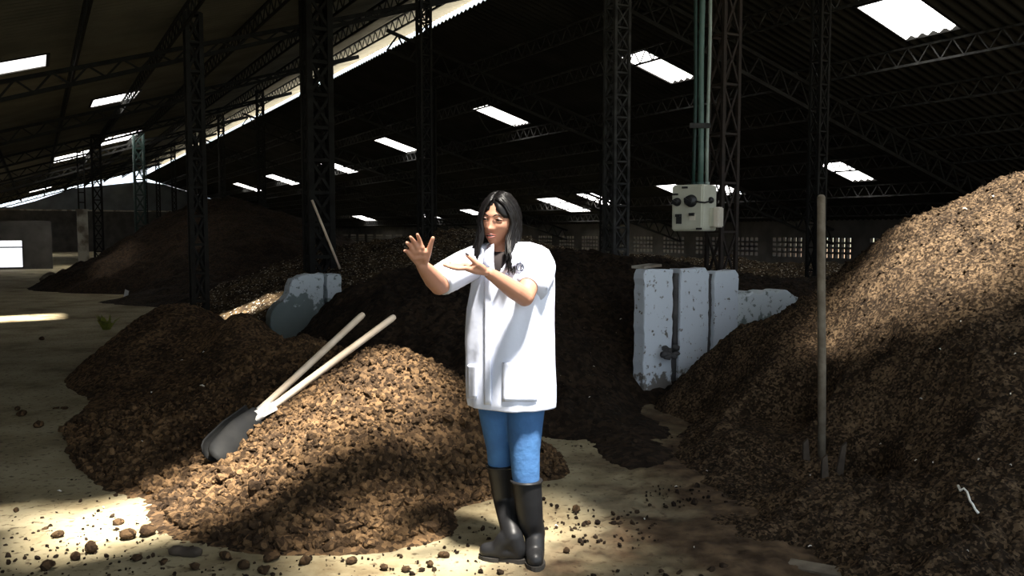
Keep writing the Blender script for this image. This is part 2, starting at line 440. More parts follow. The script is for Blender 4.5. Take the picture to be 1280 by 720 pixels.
# skylights: (side, p0, p1, u0, u1, label)
SKY_R = [
 (10.30, 11.45, 7.35, 8.25, 'bright skylight panel cut off by the top edge of the photo, above the right heap'),
 (9.85, 11.15, 12.45, 13.25, 'large bright skylight panel just left of the green conduits'),
 (10.15, 11.45, 19.2, 20.1, 'bright skylight panel with a loose cable hanging under it'),
 (10.35, 11.6, 27.0, 28.1, 'bright skylight panel second to the right of the double lattice column'),
 (10.9, 12.3, 35.2, 36.6, 'small skylight panel just right of the double lattice column'),
 (10.9, 12.4, 44.8, 46.5, 'small skylight panel just left of the double lattice column'),
 (10.9, 12.4, 53.5, 55.0, 'tiny skylight far down the shed in the row nearest the ridge'),
 (15.75, 17.0, 12.85, 13.55, 'bright skylight panel above the tall wooden pole'),
 (16.5, 17.45, 17.4, 18.3, 'small skylight panel directly right of the control box'),
 (16.25, 17.5, 19.15, 20.1, 'skylight panel half hidden behind the upper left of the control box'),
 (16.55, 17.95, 23.7, 24.8, 'skylight panel right of the woman, the further right of a close pair'),
 (16.75, 18.4, 26.3, 27.8, 'skylight panel right of the woman, nearer her head of a close pair'),
 (17.5, 18.3, 34.8, 36.1, 'small skylight panel just left of the dark hair of the woman'),
 (17.8, 18.6, 40.3, 42.0, 'tiny skylight panel above the raised hand'),
 (17.6, 18.6, 50.0, 52.0, 'tiny far skylight above the dark hump of compost'),
]
SKY_L = [
 (-1.3, 0.25, 14.45, 15.55, 'long bright skylight panel cut off by the left edge of the photo'),
 (1.2, 2.2, 21.1, 22.5, 'bright skylight panel on the left roof slope, upper of a stacked pair'),
 (2.2, 3.45, 32.4, 35.6, 'skylight panel on the left roof slope, just below another bright panel'),
 (0.7, 1.95, 36.2, 39.2, 'skylight panel on the left roof slope, above the white pillar and far gable'),
 (-0.3, 1.0, 58.0, 62.0, 'thin far skylight panel low on the left, just above the bright eaves gap'),
]
# overhead, out of the frame: the sheets whose sunlight lands in the foreground
LIT = [
 ((-1.38, 4.45, 0.35), 2.05, 0.74),    # front of the near heap
 ((-0.05, 3.50, 1.00), 1.35, 0.85),      # the woman
 ((3.28, 5.75, 1.55), 1.7, 1.05),      # shoulder of the right heap
 ((-2.7, 4.1, 0.0), 1.7, 0.15),        # narrow slot added to brighten the floor at the left
 ((-3.75, 11.9, 0.6), 0.9, 0.7),       # scraps far left
]
SKY_OVER = [hole_left(*t, lp, lu) for t, lp, lu in LIT]

def corrugated(name, p_from, p_to, zfun, holes, mtl, step=0.0295, wave=0.177, amp=0.024):
    us = np.arange(U0, U1 + 1e-6, step)
    ps = {p_from, p_to}
    for h in holes: ps.add(h[0]); ps.add(h[1])
    ps = np.array(sorted(ps))
    off = amp*np.cos(2*np.pi*us/wave)
    PP, UU = np.meshgrid(ps, us)
    ZZ = zfun(PP) + off[:, None]
    vs = np.stack([PP*CT - UU*ST, PP*ST + UU*CT, ZZ], -1).reshape(-1, 3)
    nu, npp = len(us), len(ps)
    i = np.arange(nu*npp).reshape(nu, npp)
    q = np.stack([i[:-1,:-1], i[:-1,1:], i[1:,1:], i[1:,:-1]], -1)
    pc = (ps[:-1] + ps[1:])/2; uc = (us[:-1] + us[1:])/2
    keep = np.ones((nu-1, npp-1), bool)
    for h in holes:
        keep &= ~((pc[None, :] > h[0]) & (pc[None, :] < h[1]) & (uc[:, None] > h[2]) & (uc[:, None] < h[3]))
    fs = q[keep]
    me = D.meshes.new(name); me.from_pydata(vs.tolist(), [], fs.tolist()); me.update()
    me.materials.append(mtl)
    o = D.objects.new(name, me); C.objects.link(o); o['kind'] = 'structure'
    return o
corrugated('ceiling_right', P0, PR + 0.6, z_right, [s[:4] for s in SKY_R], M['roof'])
corrugated('ceiling_bounce_right', P0, PR + 0.6, lambda p: z_right(p) + 0.02, [s[:4] for s in SKY_R], M['roof_bounce'])  # outer layer added to bounce sun up under the left overhang
corrugated('ceiling_left', PL - 0.6, P0 + OVER, z_left, [s[:4] for s in SKY_L] + SKY_OVER, M['roof_lit'])

def skylight(s, zf, label, group, pane='pane_milky'):
    p0, p1, u0, u1 = s[:4]
    c = B((p0+p1)/2, (u0+u1)/2, zf((p0+p1)/2))
    o = empty('skylight', c, label, 'skylight', group)
    fr = MB()
    def q(p, u, dz=0.0): return B(p, u, zf(p) + dz)
    for a, b in ((q(p0,u0),q(p1,u0)),(q(p0,u1),q(p1,u1)),(q(p0,u0),q(p0,u1)),(q(p1,u0),q(p1,u1))):
        fr.bar(a, b, 0.05, 0.07)
    part(fr, 'frame', M['steel'], o)
    pn = MB(); n = int(max(8, (u1-u0)/0.0295)); us = [u0 + (u1-u0)*k/n for k in range(n+1)]
    vs = []; fs = []
    for k, u in enumerate(us):
        dz = 0.024*math.cos(2*math.pi*u/0.177)
        vs += [q(p0, u, dz), q(p1, u, dz)]
        if k: fs.append((2*k-2, 2*k-1, 2*k+1, 2*k))
    pn.add(vs, fs); part(pn, 'pane', M[pane], o)
    return o
for s in SKY_R: skylight(s, z_right, s[4], 'skylights in the right roof slope')
for s in SKY_L: skylight(s, z_left, s[4], 'skylights in the left roof slope', 'pane' if s[0] < -1 else 'pane_milky')
for k, s in enumerate(SKY_OVER):
    skylight(s, z_left, ['skylight panel overhead out of view, lighting the near compost heap', 'skylight panel overhead out of view, lighting the woman',
             'skylight panel overhead out of view, lighting the right heap', 'narrow roof slot added out of view to light the floor at the left',
             'skylight panel overhead out of view, lighting the scraps beside the left wall remnant'][k],
             'skylights in the left roof slope', 'pane_dim' if k == 1 else 'pane')

# walls ------------------------------------------------------------
mb = MB(); mb.add([(-150,-150,-.08),(150,-150,-.08),(150,200,-.08),(-150,200,-.08)], [(0,1,2,3)])  # unseen dark ground, added to stop sky light entering from below
o = mb.build('ground_outside', mat('dark_ground', (0.03, 0.036, 0.018), (0.045, 0.04, 0.022), 0.95, 0.6)); o['kind'] = 'structure'
def wall(name, pts, z0, z1, thick, m):
    mb = MB(); mb.bar(pts[0] + Vector((0,0,(z0+z1)/2)), pts[1] + Vector((0,0,(z0+z1)/2)), thick, z1-z0)
    o = mb.build(name, m); o['kind'] = 'structure'; return o
wall('wall_left', [B(PL, U0), B(PL, U1)], -0.05, 1.75, 0.15, M['wall'])
wall('wall_far', [B(PL, U1), B(PR, U1)], -0.05, 3.0, 0.15, M['wall'])
mb = MB(); mb.bar(B(PL, U1-0.1, 3.04), B(PR, U1-0.1, 3.04), 0.12, 0.10)
o = mb.build('trim_far_wall_cap', M['pillar']); o['kind'] = 'structure'
# upper gable sheeting, a slot of daylight left under the roof
mb = MB()
vs = [B(PL, U1, 3.05), B(15, U1, 3.05), B(9.5, U1, 5.0), B(P0, U1, 5.3), B(2.4, U1, z_left(2.4)-.14), B(0, U1, z_left(0)-.38), B(-1.5, U1, z_left(-1.5)-.38)]
mb.add(vs + [q + B(0, 0.04) for q in vs], [tuple(range(7)), tuple(reversed(range(7, 14)))] + [(i, 7+i, 7+(i+1) % 7, (i+1) % 7) for i in range(7)])
o = mb.build('wall_far_gable', M['gable']); o['kind'] = 'structure'

# far right wall with pierced blocks
def pierced_wall():
    us = [U0]; z0, z1 = -0.05, 1.85
    mb = MB()
    A = lambda u, z: B(PR, u, z)
    def slab(u0, u1, za, zb):
        mb.bar(A(u0, (za+zb)/2), A(u1, (za+zb)/2), 0.14, zb-za)
    slab(U0, U1, z0, 0.70); slab(U0, U1, 1.28, z1)
    u = U0
    bays = []
    while u < U1 - 1.75:
        slab(u, u+0.55, 0.70, 1.28)
        bays.append((u+0.55, u+1.75)); u += 1.75
    slab(u, U1, 0.70, 1.28)
    for a, b in bays:
        n = 6; w = (b-a)/n
        for k in range(n+1): slab(a+k*w-0.035, a+k*w+0.035, 0.70, 1.28)
        for r in range(1, 4): slab(a, b, 0.70+r*0.145-0.03, 0.70+r*0.145+0.03)
    o = mb.build('wall_right', M['wall']); o['kind'] = 'structure'
pierced_wall()
# inner partition at the far left with an opening full of daylight
def partition():
    u = 38.0
    p_a, p_b = PL, 0.55
    mb = MB()
    def slab(pa, pb, za, zb): mb.bar(B(pa, u, (za+zb)/2), B(pb, u, (za+zb)/2), 0.12, zb-za)
    w0, w1 = -2.2, -0.46
    slab(p_a, w0, -0.05, 1.9); slab(w1, p_b, -0.05, 1.9); slab(w0, w1, 1.14, 1.9); slab(w0, w1, -0.05, 0.06)
    o = mb.build('wall_partition', M['wall']); o['kind'] = 'structure'
    f = MB()
    for z in (0.06, 0.86, 1.14): f.bar(B(w0, u-0.02, z), B(w1, u-0.02, z), 0.05, 0.05)
    for p in (w0, w1): f.bar(B(p, u-0.02, 0.06), B(p, u-0.02, 1.14), 0.05, 0.05)
    wn = f.build('window_1', M['steel']); wn['kind'] = 'structure'
    pn = MB(); pn.bar(B(w0, u+0.03, 0.6), B(w1, u+0.03, 0.6), 0.01, 1.08)
    pn.build('pane', M['daylight'], wn)
partition()

# ------------------------------------------------------------------ lattice columns
def lattice_column(p, u, w, top, label, m, panel=0.34, base=0.0, bar=0.035):
    o = empty('lattice_column', B(p, u, base), label, 'column', 'lattice roof columns', T)
    cs = [(sx*w/2, sy*w/2) for sx, sy in ((-1,-1),(1,-1),(1,1),(-1,1))]
    for dx, dy in cs:
        mb = MB(); mb.bar(B(p+dx, u+dy, base), B(p+dx, u+dy, top), bar, bar)
        part(mb, 'upright', m, o)
    mb = MB(); n = max(2, int((top-base)/panel)); h = (top-base)/n
    for k in range(n):
        za, zb = base+k*h, base+(k+1)*h
        for j in range(4):
            a = cs[j]; b = cs[(j+1) % 4]
            mb.bar(B(p+a[0], u+a[1], za), B(p+b[0], u+b[1], zb), bar*0.5)
            mb.bar(B(p+a[0], u+a[1], zb), B(p+b[0], u+b[1], zb), bar*0.6)
            mb.bar(B(p+b[0], u+b[1], za), B(p+a[0], u+a[1], zb), bar*0.5)
    part(mb, 'lacing', m, o)
    mb = MB(); mb.bar(B(p, u, base), B(p, u, base+0.02), w+0.12, w+0.12); part(mb, 'base_plate', m, o)
    return o
RU = [14.3, 20.7, 27.1, 33.5, 39.9, 46.3, 52.7, 59.1]
RUL = ['ridge column under the lit roof strip near the top centre of the photo', 'ridge column close behind the double lattice column',
       'ridge column first to the left of the double column', 'ridge column second to the left of the double column', 'ridge column third to the left of the double column',
       'ridge column fourth to the left of the double column', 'ridge column fifth to the left of the double column', 'farthest ridge column beside the distant gable']
for u, lb in zip(RU, RUL):
    w = 0.19
    zt = z_left(6.25) - 0.05
    lattice_column(6.25, u, w, zt, ('dark lattice steel ' + lb), M['steel'], panel=0.5 if w > 0.3 else 0.3, bar=0.07 if w > 0.3 else 0.04)
lattice_column(5.85, 7.9, 0.19, z_left(5.85)-0.05, 'grey mottled lattice column left of the green conduits', M['steel_grey'], 0.24)
lattice_column(6.02, 6.35, 0.2, z_left(6.02)-0.05, 'rusty brown lattice column right behind the conduits and control box', M['rusty'], 0.45)
lattice_column(9.2, 7.9, 0.15, z_right(9.2)-0.05, 'faint grey lattice column behind the tall wooden pole', M['steel'], 0.3)
lattice_column(13.0, 18.0, 0.2, z_right(13)-0.05, 'faint grey lattice column behind the close pair of skylights', M['steel'], 0.3)
lattice_column(8.45, 18.9, 0.15, z_right(8.45)-0.05, 'thin dark lattice column behind the hair of the woman', M['steel'], 0.3)
lattice_column(3.3, 33.0, 0.32, z_left(3.3)-0.05, 'green steel column beyond the dark hump at the left', M['steel_green'], 0.5, bar=0.06)
lattice_column(4.05, 13.6, 0.34, z_left(4.05)-0.05, 'dark double lattice column rising behind the left white wall remnant', M['steel'], panel=0.5, bar=0.09)
lattice_column(2.1, 13.2, 0.19, z_left(2.1)-0.05, 'dark lattice column silhouetted against the lit ridge strip at the left', M['steel'], 0.42, bar=0.06)
lattice_column(1.75, 30.0, 0.25, z_left(1.75)-0.05, 'thin dark lattice column between white pillar and far gable', M['steel'], 0.4, bar=0.05)

# ------------------------------------------------------------------ roof trusses
def truss(name, a, b, depth, label, m, panel=0.32, bar=0.03, group=None, taper=False):
    a = Vector(a); b = Vector(b); L = (b-a).length; d = (b-a)/L
    o = empty(name, a, label, 'roof truss', group)
    dn = Vector((0, 0, -depth))
    mb = MB(); mb.bar(a, b, bar*1.4, bar*1.2); part(mb, 'top_chord', m, o)
    mb = MB()
    b2 = b + dn*(0.08 if taper else 1)
    mb.bar(a+dn, b2, bar*1.2, bar*1.2); part(mb, 'bottom_chord', m, o)
    mb = MB(); n = max(2, int(L/panel))
    lo = lambda t: (a+dn)*(1-t) + b2*t
    hi = lambda t: a*(1-t) + b*t
    for k in range(n):
        t0, t1 = k/n, (k+1)/n
        mb.bar(lo(t0), hi((t0+t1)/2), bar*0.6); mb.bar(hi((t0+t1)/2), lo(t1), bar*0.6)
    part(mb, 'lacing', m, o)
    return o
ORD = ['first', 'second', 'third', 'fourth', 'fifth', 'sixth', 'seventh', 'eighth', 'ninth', 'tenth']
for k, p in enumerate([8.5, 9.75, 11.6, 12.9, 14.3, 15.55, 17.2, 18.6]):
    truss('lattice_purlin', B(p, 2.0, z_right(p)-0.06), B(p, U1-0.5, z_right(p)-0.06), 0.26,
          f'{ORD[k]} lattice purlin down from the ridge under the right roof slope', M['steel_grey'], 0.36, 0.028, 'lattice purlins under the right roof slope')
for k, p in enumerate([7.0, 5.75, 4.5, 3.2, 1.9, 0.6, -0.8, -2.2]):
    truss('lattice_purlin', B(p, 6.0, z_left(p)-0.06), B(p, U1-0.5, z_left(p)-0.06), 0.24,
          f'{ORD[k]} lattice purlin down from the ridge under the left roof slope', M['steel'], 0.36, 0.028, 'lattice purlins under the left roof slope')
for k, u in enumerate(RU):
    pe = P0 + 0.05
    a = B(PL+0.3, u, z_left(PL+0.3)-0.34); 
    truss('rafter_truss', a, B(pe, u, z_left(pe)-0.34), 0.42, f'{ORD[k]} dark lattice rafter from the front, carrying the left roof slope', M['steel'], 0.5, 0.05,
          'lattice rafters of the left roof slope', taper=True)
for k, u in enumerate([10.2, 16.4, 22.9, 30.2, 39.0]):
    a = B(6.35, u, z_right(7.2)-0.32 + KS*0.85)
    truss('rafter_truss', a, B(PR-0.2, u, z_right(PR-0.2)-0.32), 0.40, f'{ORD[k]} dark lattice rafter from the front, carrying the right roof slope', M['steel'], 0.5, 0.05,
          'lattice rafters of the right roof slope')

# pillar at the far left
def pillar():
    q = P(105, 335, 30.0); p, u = pu(q)
    o = empty('concrete_pillar', (q.x, q.y, 0), 'whitewashed concrete pillar with worn dark patches, far left of the hall', 'pillar')
    mb = MB(); w = 0.17
    prof = [(w*1.25, -0.02), (w*1.25, 0.25), (w, 0.3), (w, 2.2)]
    for (wa, za), (wb, zb) in zip(prof[:-1], prof[1:]):
        vs = [q + B(0,0) for q in []]
        ring = lambda ww, zz: [B(p+sx*ww, u+sy*ww, zz) for sx, sy in ((-1,-1),(1,-1),(1,1),(-1,1))]
        mb.add(ring(wa, za) + ring(wb, zb), [(0,1,5,4),(1,2,6,5),(2,3,7,6),(3,0,4,7)])
    mb.add([B(p+sx*w, u+sy*w, 2.2) for sx, sy in ((-1,-1),(1,-1),(1,1),(-1,1))], [(0,1,2,3)])
    part(mb, 'shaft', M['pillar'], o)
    mb = MB(); mb.bar(B(p, u, 2.2), B(p, u, 2.26), 0.42, 0.42); part(mb, 'cap_slab', M['pillar'], o)
    mb = MB(); mb.bar(B(p-0.1, u, 2.26), B(p-0.1, u, z_left(p)-0.05), 0.05); mb.bar(B(p+0.1, u, 2.26), B(p+0.1, u, z_left(p)-0.05), 0.05)
    for z in np.arange(2.5, z_left(p)-0.2, 0.35): mb.bar(B(p-0.1, u, z), B(p+0.1, u, z), 0.04)
    part(mb, 'steel_post', M['steel'], o)
pillar()

# ------------------------------------------------------------------ compost heaps
def tps(ctrl):
    c = np.array([(q[0], q[1]) for q in ctrl]); z = np.array([q[2] for q in ctrl])
    def U(r2): return np.where(r2 > 1e-12, r2*np.log(np.maximum(r2, 1e-12)), 0)
    n = len(c)
    r2 = ((c[:, None]-c[None])**2).sum(-1)
    A = np.zeros((n+3, n+3)); A[:n, :n] = U(r2) + np.eye(n)*0.01
    A[:n, n] = 1; A[:n, n+1:] = c; A[n, :n] = 1; A[n+1:, :n] = c.T
    w = np.linalg.solve(A, np.concatenate([z, [0, 0, 0]]))
    def ev(X, Y):
        s = X.shape; q = np.stack([X.ravel(), Y.ravel()], -1); out = np.empty(len(q))
        for i in range(0, len(q), 20000):
            b = q[i:i+20000]
            r2 = ((b[:, None]-c[None])**2).sum(-1)
            out[i:i+20000] = U(r2) @ w[:n] + w[n] + b @ w[n+1:]
        return out.reshape(s)
    return ev

def heap(name, ctrl, box, res, detail, m, label, cut=None):
    ev = tps(ctrl)
    x0, x1, y0, y1 = box
    xs = np.arange(x0, x1, res); ys = np.arange(y0, y1, res)
    X, Y = np.meshgrid(xs, ys)
    Zb = ev(X, Y)
    # fade out at the border of the box so that nothing ends in mid air
    e = np.minimum.reduce([X-x0, x1-X, Y-y0, y1-Y])
    Z = Zb + detail(X, Y, Zb)
    if cut is not None: Z = cut(X, Y, Z)
    Zf = np.maximum(Z, -0.06)
    i = np.arange(X.size).reshape(X.shape)
    q = np.stack([i[:-1,:-1], i[:-1,1:], i[1:,1:], i[1:,:-1]], -1)
    zm = np.maximum.reduce([Z[:-1,:-1], Z[:-1,1:], Z[1:,1:], Z[1:,:-1]])
    q = q[zm > -0.05]
    used, inv = np.unique(q.ravel(), return_inverse=True)
    vs = np.stack([X.ravel(), Y.ravel(), Zf.ravel()], -1)[used]
    me = D.meshes.new(name); me.from_pydata(vs.tolist(), [], inv.reshape(-1, 4).tolist()); me.update()
    me.polygons.foreach_set('use_smooth', [True]*len(me.polygons))
    me.materials.append(m)
    o = D.objects.new(name, me); C.objects.link(o)
    tag(o, label, 'compost heap')
    return ev

def lumps(X, Y, f, a, s):
    d, h = worley(X*f, Y*f, s)
    return a*np.clip(1 - d*1.25, 0, 1)**0.7*(0.35+0.65*h)

def W(x, y, z): return (x, y, z)
def PP_(px, py, Y): q = P(px, py, Y); return (q.x, q.y, q.z)
def G(px, py, z=0.0):
    """ground point (height z) seen at pixel"""
    lo_, hi_ = 1.0, 200.0
    for _ in range(60):
        mid = (lo_+hi_)/2
        if P(px, py, mid).z > z: lo_ = mid
        else: hi_ = mid
    q = P(px, py, lo_); return (q.x, q.y, z)

# near heap -------------------------------------------------------
c1 = [PP_(200,380,9.0), PP_(300,388,8.0), PP_(390,420,6.5), PP_(437,438,5.5), PP_(490,440,5.05), PP_(545,468,4.92), PP_(600,515,4.8),
      PP_(470,560,4.3), PP_(400,610,4.1), PP_(300,640,4.08), PP_(550,610,4.4), PP_(640,600,4.72),
      PP_(250,480,6.4), PP_(200,560,5.05), PP_(250,430,7.8), PP_(270,575,4.72), PP_(300,540,4.85), PP_(350,500,5.0), PP_(400,470,5.2)]
c1 += [G(*q) for q in [(190,692),(300,703),(400,700),(500,694),(570,680),(630,662),(690,640),(722,606),(140,655),(95,610),(62,560),(50,538),(90,495),(110,458),(155,425)]]
c1 += [W(-5.6, 11.5, -.1), W(-4.6, 12.2, -.1), W(-3.6, 10.6, 0.0), W(-2.3, 8.6, 0.05), W(-1.3, 7.0, 0.05), W(-0.5, 6.2, 0.0), W(0.1, 5.7, -0.02), W(0.5, 5.2, -0.05),
       W(-6.5, 10, -.5), W(-5.2, 6.5, -.7), W(-3.4, 4.0, -.5), W(-2.0, 3.0, -.45), W(0, 2.9, -.4), W(1.2, 4.2, -.4), W(1.0, 6, -.3)]
def det1(X, Y, Z):
    w = np.clip(Z/0.12, 0.15, 1)
    near = np.clip((8.5-Y)/3, 0.25, 1)
    return w*(0.05*fbm(X*2.1, Y*2.1, 1, 4) + lumps(X, Y, 13, 0.035, 2) + near*lumps(X, Y, 27, 0.026, 3) + near*0.012*fbm(X*40, Y*40, 4, 2)) - 0.03
heap1 = heap('compost_heap', c1, (-6.2, 0.9, 3.3, 12.0), 0.0135, det1, M['soil_near'],
             'nearest brown compost heap, cloddy and sunlit, with the post hole digger lying on it')

# middle heap behind the woman -----------------------------------
c2 = [PP_(440,362,8.9), PP_(520,346,9), PP_(600,335,9), PP_(700,325,9), PP_(800,330,9.3), PP_(850,335,9.8), PP_(950,345,10.5), PP_(1040,350,10.5),
      PP_(500,420,7.5), PP_(600,420,7.3), PP_(700,430,7.2), PP_(560,470,6.7), PP_(740,505,6.3), PP_(790,492,7.1), PP_(826,508,6.9), PP_(660,500,6.3)]
c2 += [G(*q) for q in [(560,530),(620,545),(680,552),(740,572),(800,600)]]
c2 += [W(-2.35, 7.0, -.1), W(-2.7, 8.3, -.15), W(-2.6, 9.5, 0.0), W(-1.2, 5.9, -.1), W(1.6, 5.3, -.15), W(2.6, 6, -.1), W(3.6, 8, .3), W(4.8, 10, .7), W(-2.2, 11, .3), W(0, 12, .7), W(2, 12, .75), W(4.5, 12.6, .4), W(-1.0, 14, 0), W(2, 14, 0), W(0, 5.0, -.4), W(1.5, 4.5, -.4)]
def det2(X, Y, Z):
    w = np.clip(Z/0.12, 0.2, 1)
    return w*(0.13*fbm(X*1.5, Y*1.5, 21, 4) + lumps(X, Y, 6, 0.07, 22) + lumps(X, Y, 15, 0.035, 23) + 0.02*fbm(X*18, Y*18, 24, 3)) - 0.05
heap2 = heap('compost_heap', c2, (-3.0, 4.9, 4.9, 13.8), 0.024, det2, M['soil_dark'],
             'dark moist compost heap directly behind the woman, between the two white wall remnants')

# long far windrow with scraps -----------------------------------
c3 = [PP_(330,372,12.5), PP_(300,395,11.6), PP_(420,312,16), PP_(560,292,17.5), PP_(340,338,14.5), PP_(650,300,18), PP_(760,322,17), PP_(880,322,16), PP_(480,330,14), PP_(600,320,14.5),
      PP_(950,330,15.5), PP_(1050,330,15)]
c3 += [W(-5.2, 12.0, -.1), W(-6.3, 14.5, -.1), W(-6.0, 17, -.1), W(-3, 10.3, 0), W(-1, 11, .1), W(2, 12, .1), W(5, 12.5, .1), W(-3, 21, 0), W(0, 22, 0), W(3, 21, 0), W(7, 18, 0), W(8, 15, .1), W(7.5, 12.5, 0)]
def det3(X, Y, Z):
    return np.clip(Z/0.15, 0.2, 1)*(0.12*fbm(X*1.2, Y*1.2, 31, 4) + lumps(X, Y, 5, 0.10, 32) + lumps(X, Y, 12, 0.05, 33)) - 0.05
heap3 = heap('compost_heap', c3, (-6.8, 8.5, 10.0, 22.5), 0.05, det3, M['soil_mixed'],
             'coarse compost heap strewn with pale scraps, behind the left white wall remnant')

# dark hump far left ---------------------------------------------
c4 = [PP_(270,246,24), PP_(330,262,24), PP_(390,292,23), PP_(200,290,25), PP_(150,325,26), PP_(120,345,25), PP_(240,320,20), PP_(320,330,20), PP_(170,362,19.5)]
c4 += [G(120,378), G(160,385), G(210,388), W(-6, 15, 0), W(-4, 16, 0.2), W(-3, 19, .2), W(-2.5, 24, .3), W(-9, 30, 0), W(-14, 28, -.2), W(-13.5, 22, -.2), W(-4, 30, 0), W(-11, 17, -.3), W(-8.8, 14.5, -.3)]
def det4(X, Y, Z):
    return np.clip(Z/0.2, 0.2, 1)*(0.25*fbm(X*.8, Y*.8, 41, 4) + lumps(X, Y, 3, 0.12, 42) + lumps(X, Y, 8, 0.06, 43)) - 0.05
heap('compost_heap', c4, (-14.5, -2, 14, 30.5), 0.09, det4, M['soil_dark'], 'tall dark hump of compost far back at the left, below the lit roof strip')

# right heap ------------------------------------------------------
c5 = [PP_(860,468,6.75), PP_(925,398,6.75), PP_(985,373,6.8), PP_(1040,333,6.5), PP_(1100,284,6.2), PP_(1200,248,5.8), PP_(1280,238,5.6), PP_(1420,222,5.4),
      PP_(1100,400,5.45), PP_(1200,350,5.2), PP_(1290,330,5.0), PP_(1040,400,5.95), PP_(960,428,6.05),
      PP_(1000,475,5.55), PP_(950,525,5.2), PP_(1027,580,4.5), PP_(1100,570,4.45), PP_(1110,500,4.85), PP_(1200,520,4.25), PP_(1280,500,4.1), PP_(1280,620,3.5), PP_(1200,640,3.5),
      PP_(1100,665,3.5), PP_(1000,690,3.5), PP_(900,640,3.98), PP_(850,600,4.72), PP_(800,560,5.6), PP_(870,705,3.5), PP_(1450,600,3.4), PP_(1450,400,4.3), PP_(830,525,6.4), PP_(890,488,6.3), PP_(1150,450,4.85)]
c5 += [G(740,590), G(770,640), G(800,700), W(.75, 6.2, -.1), W(1.0, 7.2, -.1), W(1.7, 8.0, .1), W(2.6, 8.4, .2), W(4, 8.6, .3), W(6, 8, .8), W(6.5, 6, 1.7), W(5, 4, 1.2), W(4, 3, .6), W(2.5, 2.6, .12), W(1.2, 2.6, .02), W(0.3, 3.0, -.08), W(0.1, 4.0, -.12), W(0.3, 5.2, -.12)]
def det5(X, Y, Z):
    w = np.clip(Z/0.15, 0.12, 1)
    top = np.clip((Z-0.5)/0.5, 0, 1)
    return w*(0.13*fbm(X*1.9, Y*1.9, 51, 4) + (0.6+0.4*top)*lumps(X, Y, 8, 0.05, 52) + lumps(X, Y, 19, 0.032, 53) + lumps(X, Y, 42, 0.014, 55) + 0.02*fbm(X*22, Y*22, 54, 3)) - 0.12
def cut5(X, Y, Z):
    # two undercut scoops dug out of the face
    a = P(960, 490, 5.5); d1 = np.sqrt(((X-a.x)/0.36)**2 + ((Y-a.y)/0.30)**2) + 0.25*fbm(X*3, Y*3, 61, 3)
    k1 = np.clip((1.2-d1)/0.35, 0, 1); k1 = k1*k1*(3-2*k1)
    Z = Z*(1-k1) + (0.16 + 0.04*fbm(X*9, Y*9, 66, 3))*k1
    b = P(1085, 560, 4.62); d2 = np.sqrt(((X-b.x)/0.14)**2 + ((Y-b.y)/0.20)**2) + 0.3*fbm(X*5, Y*5, 62, 3)
    Z = Z - 0.20*np.clip(1.2-d2, 0, 0.5)/0.5
    c = P(1165, 662, 3.5); d3 = np.sqrt(((X-c.x)/0.20)**2 + ((Y-c.y)/0.05)**2) + 0.3*fbm(X*6, Y*6, 63, 3)
    return Z - 0.07*np.clip(1.2-d3, 0, 0.6)/0.6
heap5 = heap('compost_heap', c5, (0.0, 6.4, 2.5, 8.5), 0.0145, det5, M['soil_right'],
             'big compost heap rising at the right, its top sunlit and its foot dark', cut5)

DETS = [(heap1, det1, (-6.2, 0.9, 3.3, 12.0)), (heap2, det2, (-3.0, 4.9, 4.9, 13.8)), (heap5, det5, (0.0, 6.4, 2.5, 8.5)), (heap3, det3, (-6.8, 8.5, 10.0, 22.5))]
def ground_z(x, y):
    z = 0.0
    X = np.array([[x]]); Y = np.array([[y]])
    for ev, dt, b in DETS:
        if b[0] < x < b[1] and b[2] < y < b[3]:
            e = ev(X, Y); z = max(z, float((e + dt(X, Y, e))[0, 0]))
    return z
def hit(px, py, y0=2.8, y1=14.0, step=0.02):
    """first heap or floor point seen at a pixel"""
    Ys = np.arange(y0, y1, step)
    q0 = P(px, py, 1.0); d = (q0 - Vector((0, 0, H)))
    X = (d.x*Ys)[None]; Yv = Ys[None]; Zr = (H + d.z*Ys)[None]
    best = len(Ys)-1
    zg = np.zeros_like(X)
    for ev, dt, b in DETS:
        ins = (X > b[0]) & (X < b[1]) & (Yv > b[2]) & (Yv < b[3])
        e = ev(X, Yv); zg = np.maximum(zg, np.where(ins, e + dt(X, Yv, e), 0))
    k = np.argmax(Zr[0] <= zg[0]) if (Zr[0] <= zg[0]).any() else best
    return Vector((X[0, k], Ys[k], zg[0, k]))

# ------------------------------------------------------------------ loose clods
def ico(sub=1):
    bm = bmesh.new(); bmesh.ops.create_icosphere(bm, subdivisions=sub, radius=1.0)
    v = np.array([x.co[:] for x in bm.verts]); f = np.array([[q.index for q in x.verts] for x in bm.faces]); bm.free()
    return v, f
IV, IF = ico(1)
IV2, IF2 = ico(2)
def clod_shape(V, k, rough=0.32):
    r = np.random.default_rng(100+k)
    d = r.normal(size=(7, 3)); d /= np.linalg.norm(d, axis=1)[:, None]
    c = r.uniform(0.55, 0.95, 7)
    out = V.copy()
    for n_, c_ in zip(d, c):                      # chip flat facets off a ball
        s = out @ n_
        out = out - np.where(s > c_, s - c_, 0)[:, None]*n_
    out *= 1 + rough*0.5*(r.uniform(-1, 1, (len(V), 1)))
    out *= np.array([1.0, r.uniform(.65, 1), r.uniform(.5, .85)])
    return out
PROTO = [clod_shape(IV, k) for k in range(14)]
def rotm(r):
    q = r.normal(size=4); q /= np.linalg.norm(q); w, x, y, z = q
    return np.array([[1-2*(y*y+z*z), 2*(x*y-z*w), 2*(x*z+y*w)], [2*(x*y+z*w), 1-2*(x*x+z*z), 2*(y*z-x*w)], [2*(x*z-y*w), 2*(y*z+x*w), 1-2*(x*x+y*y)]])
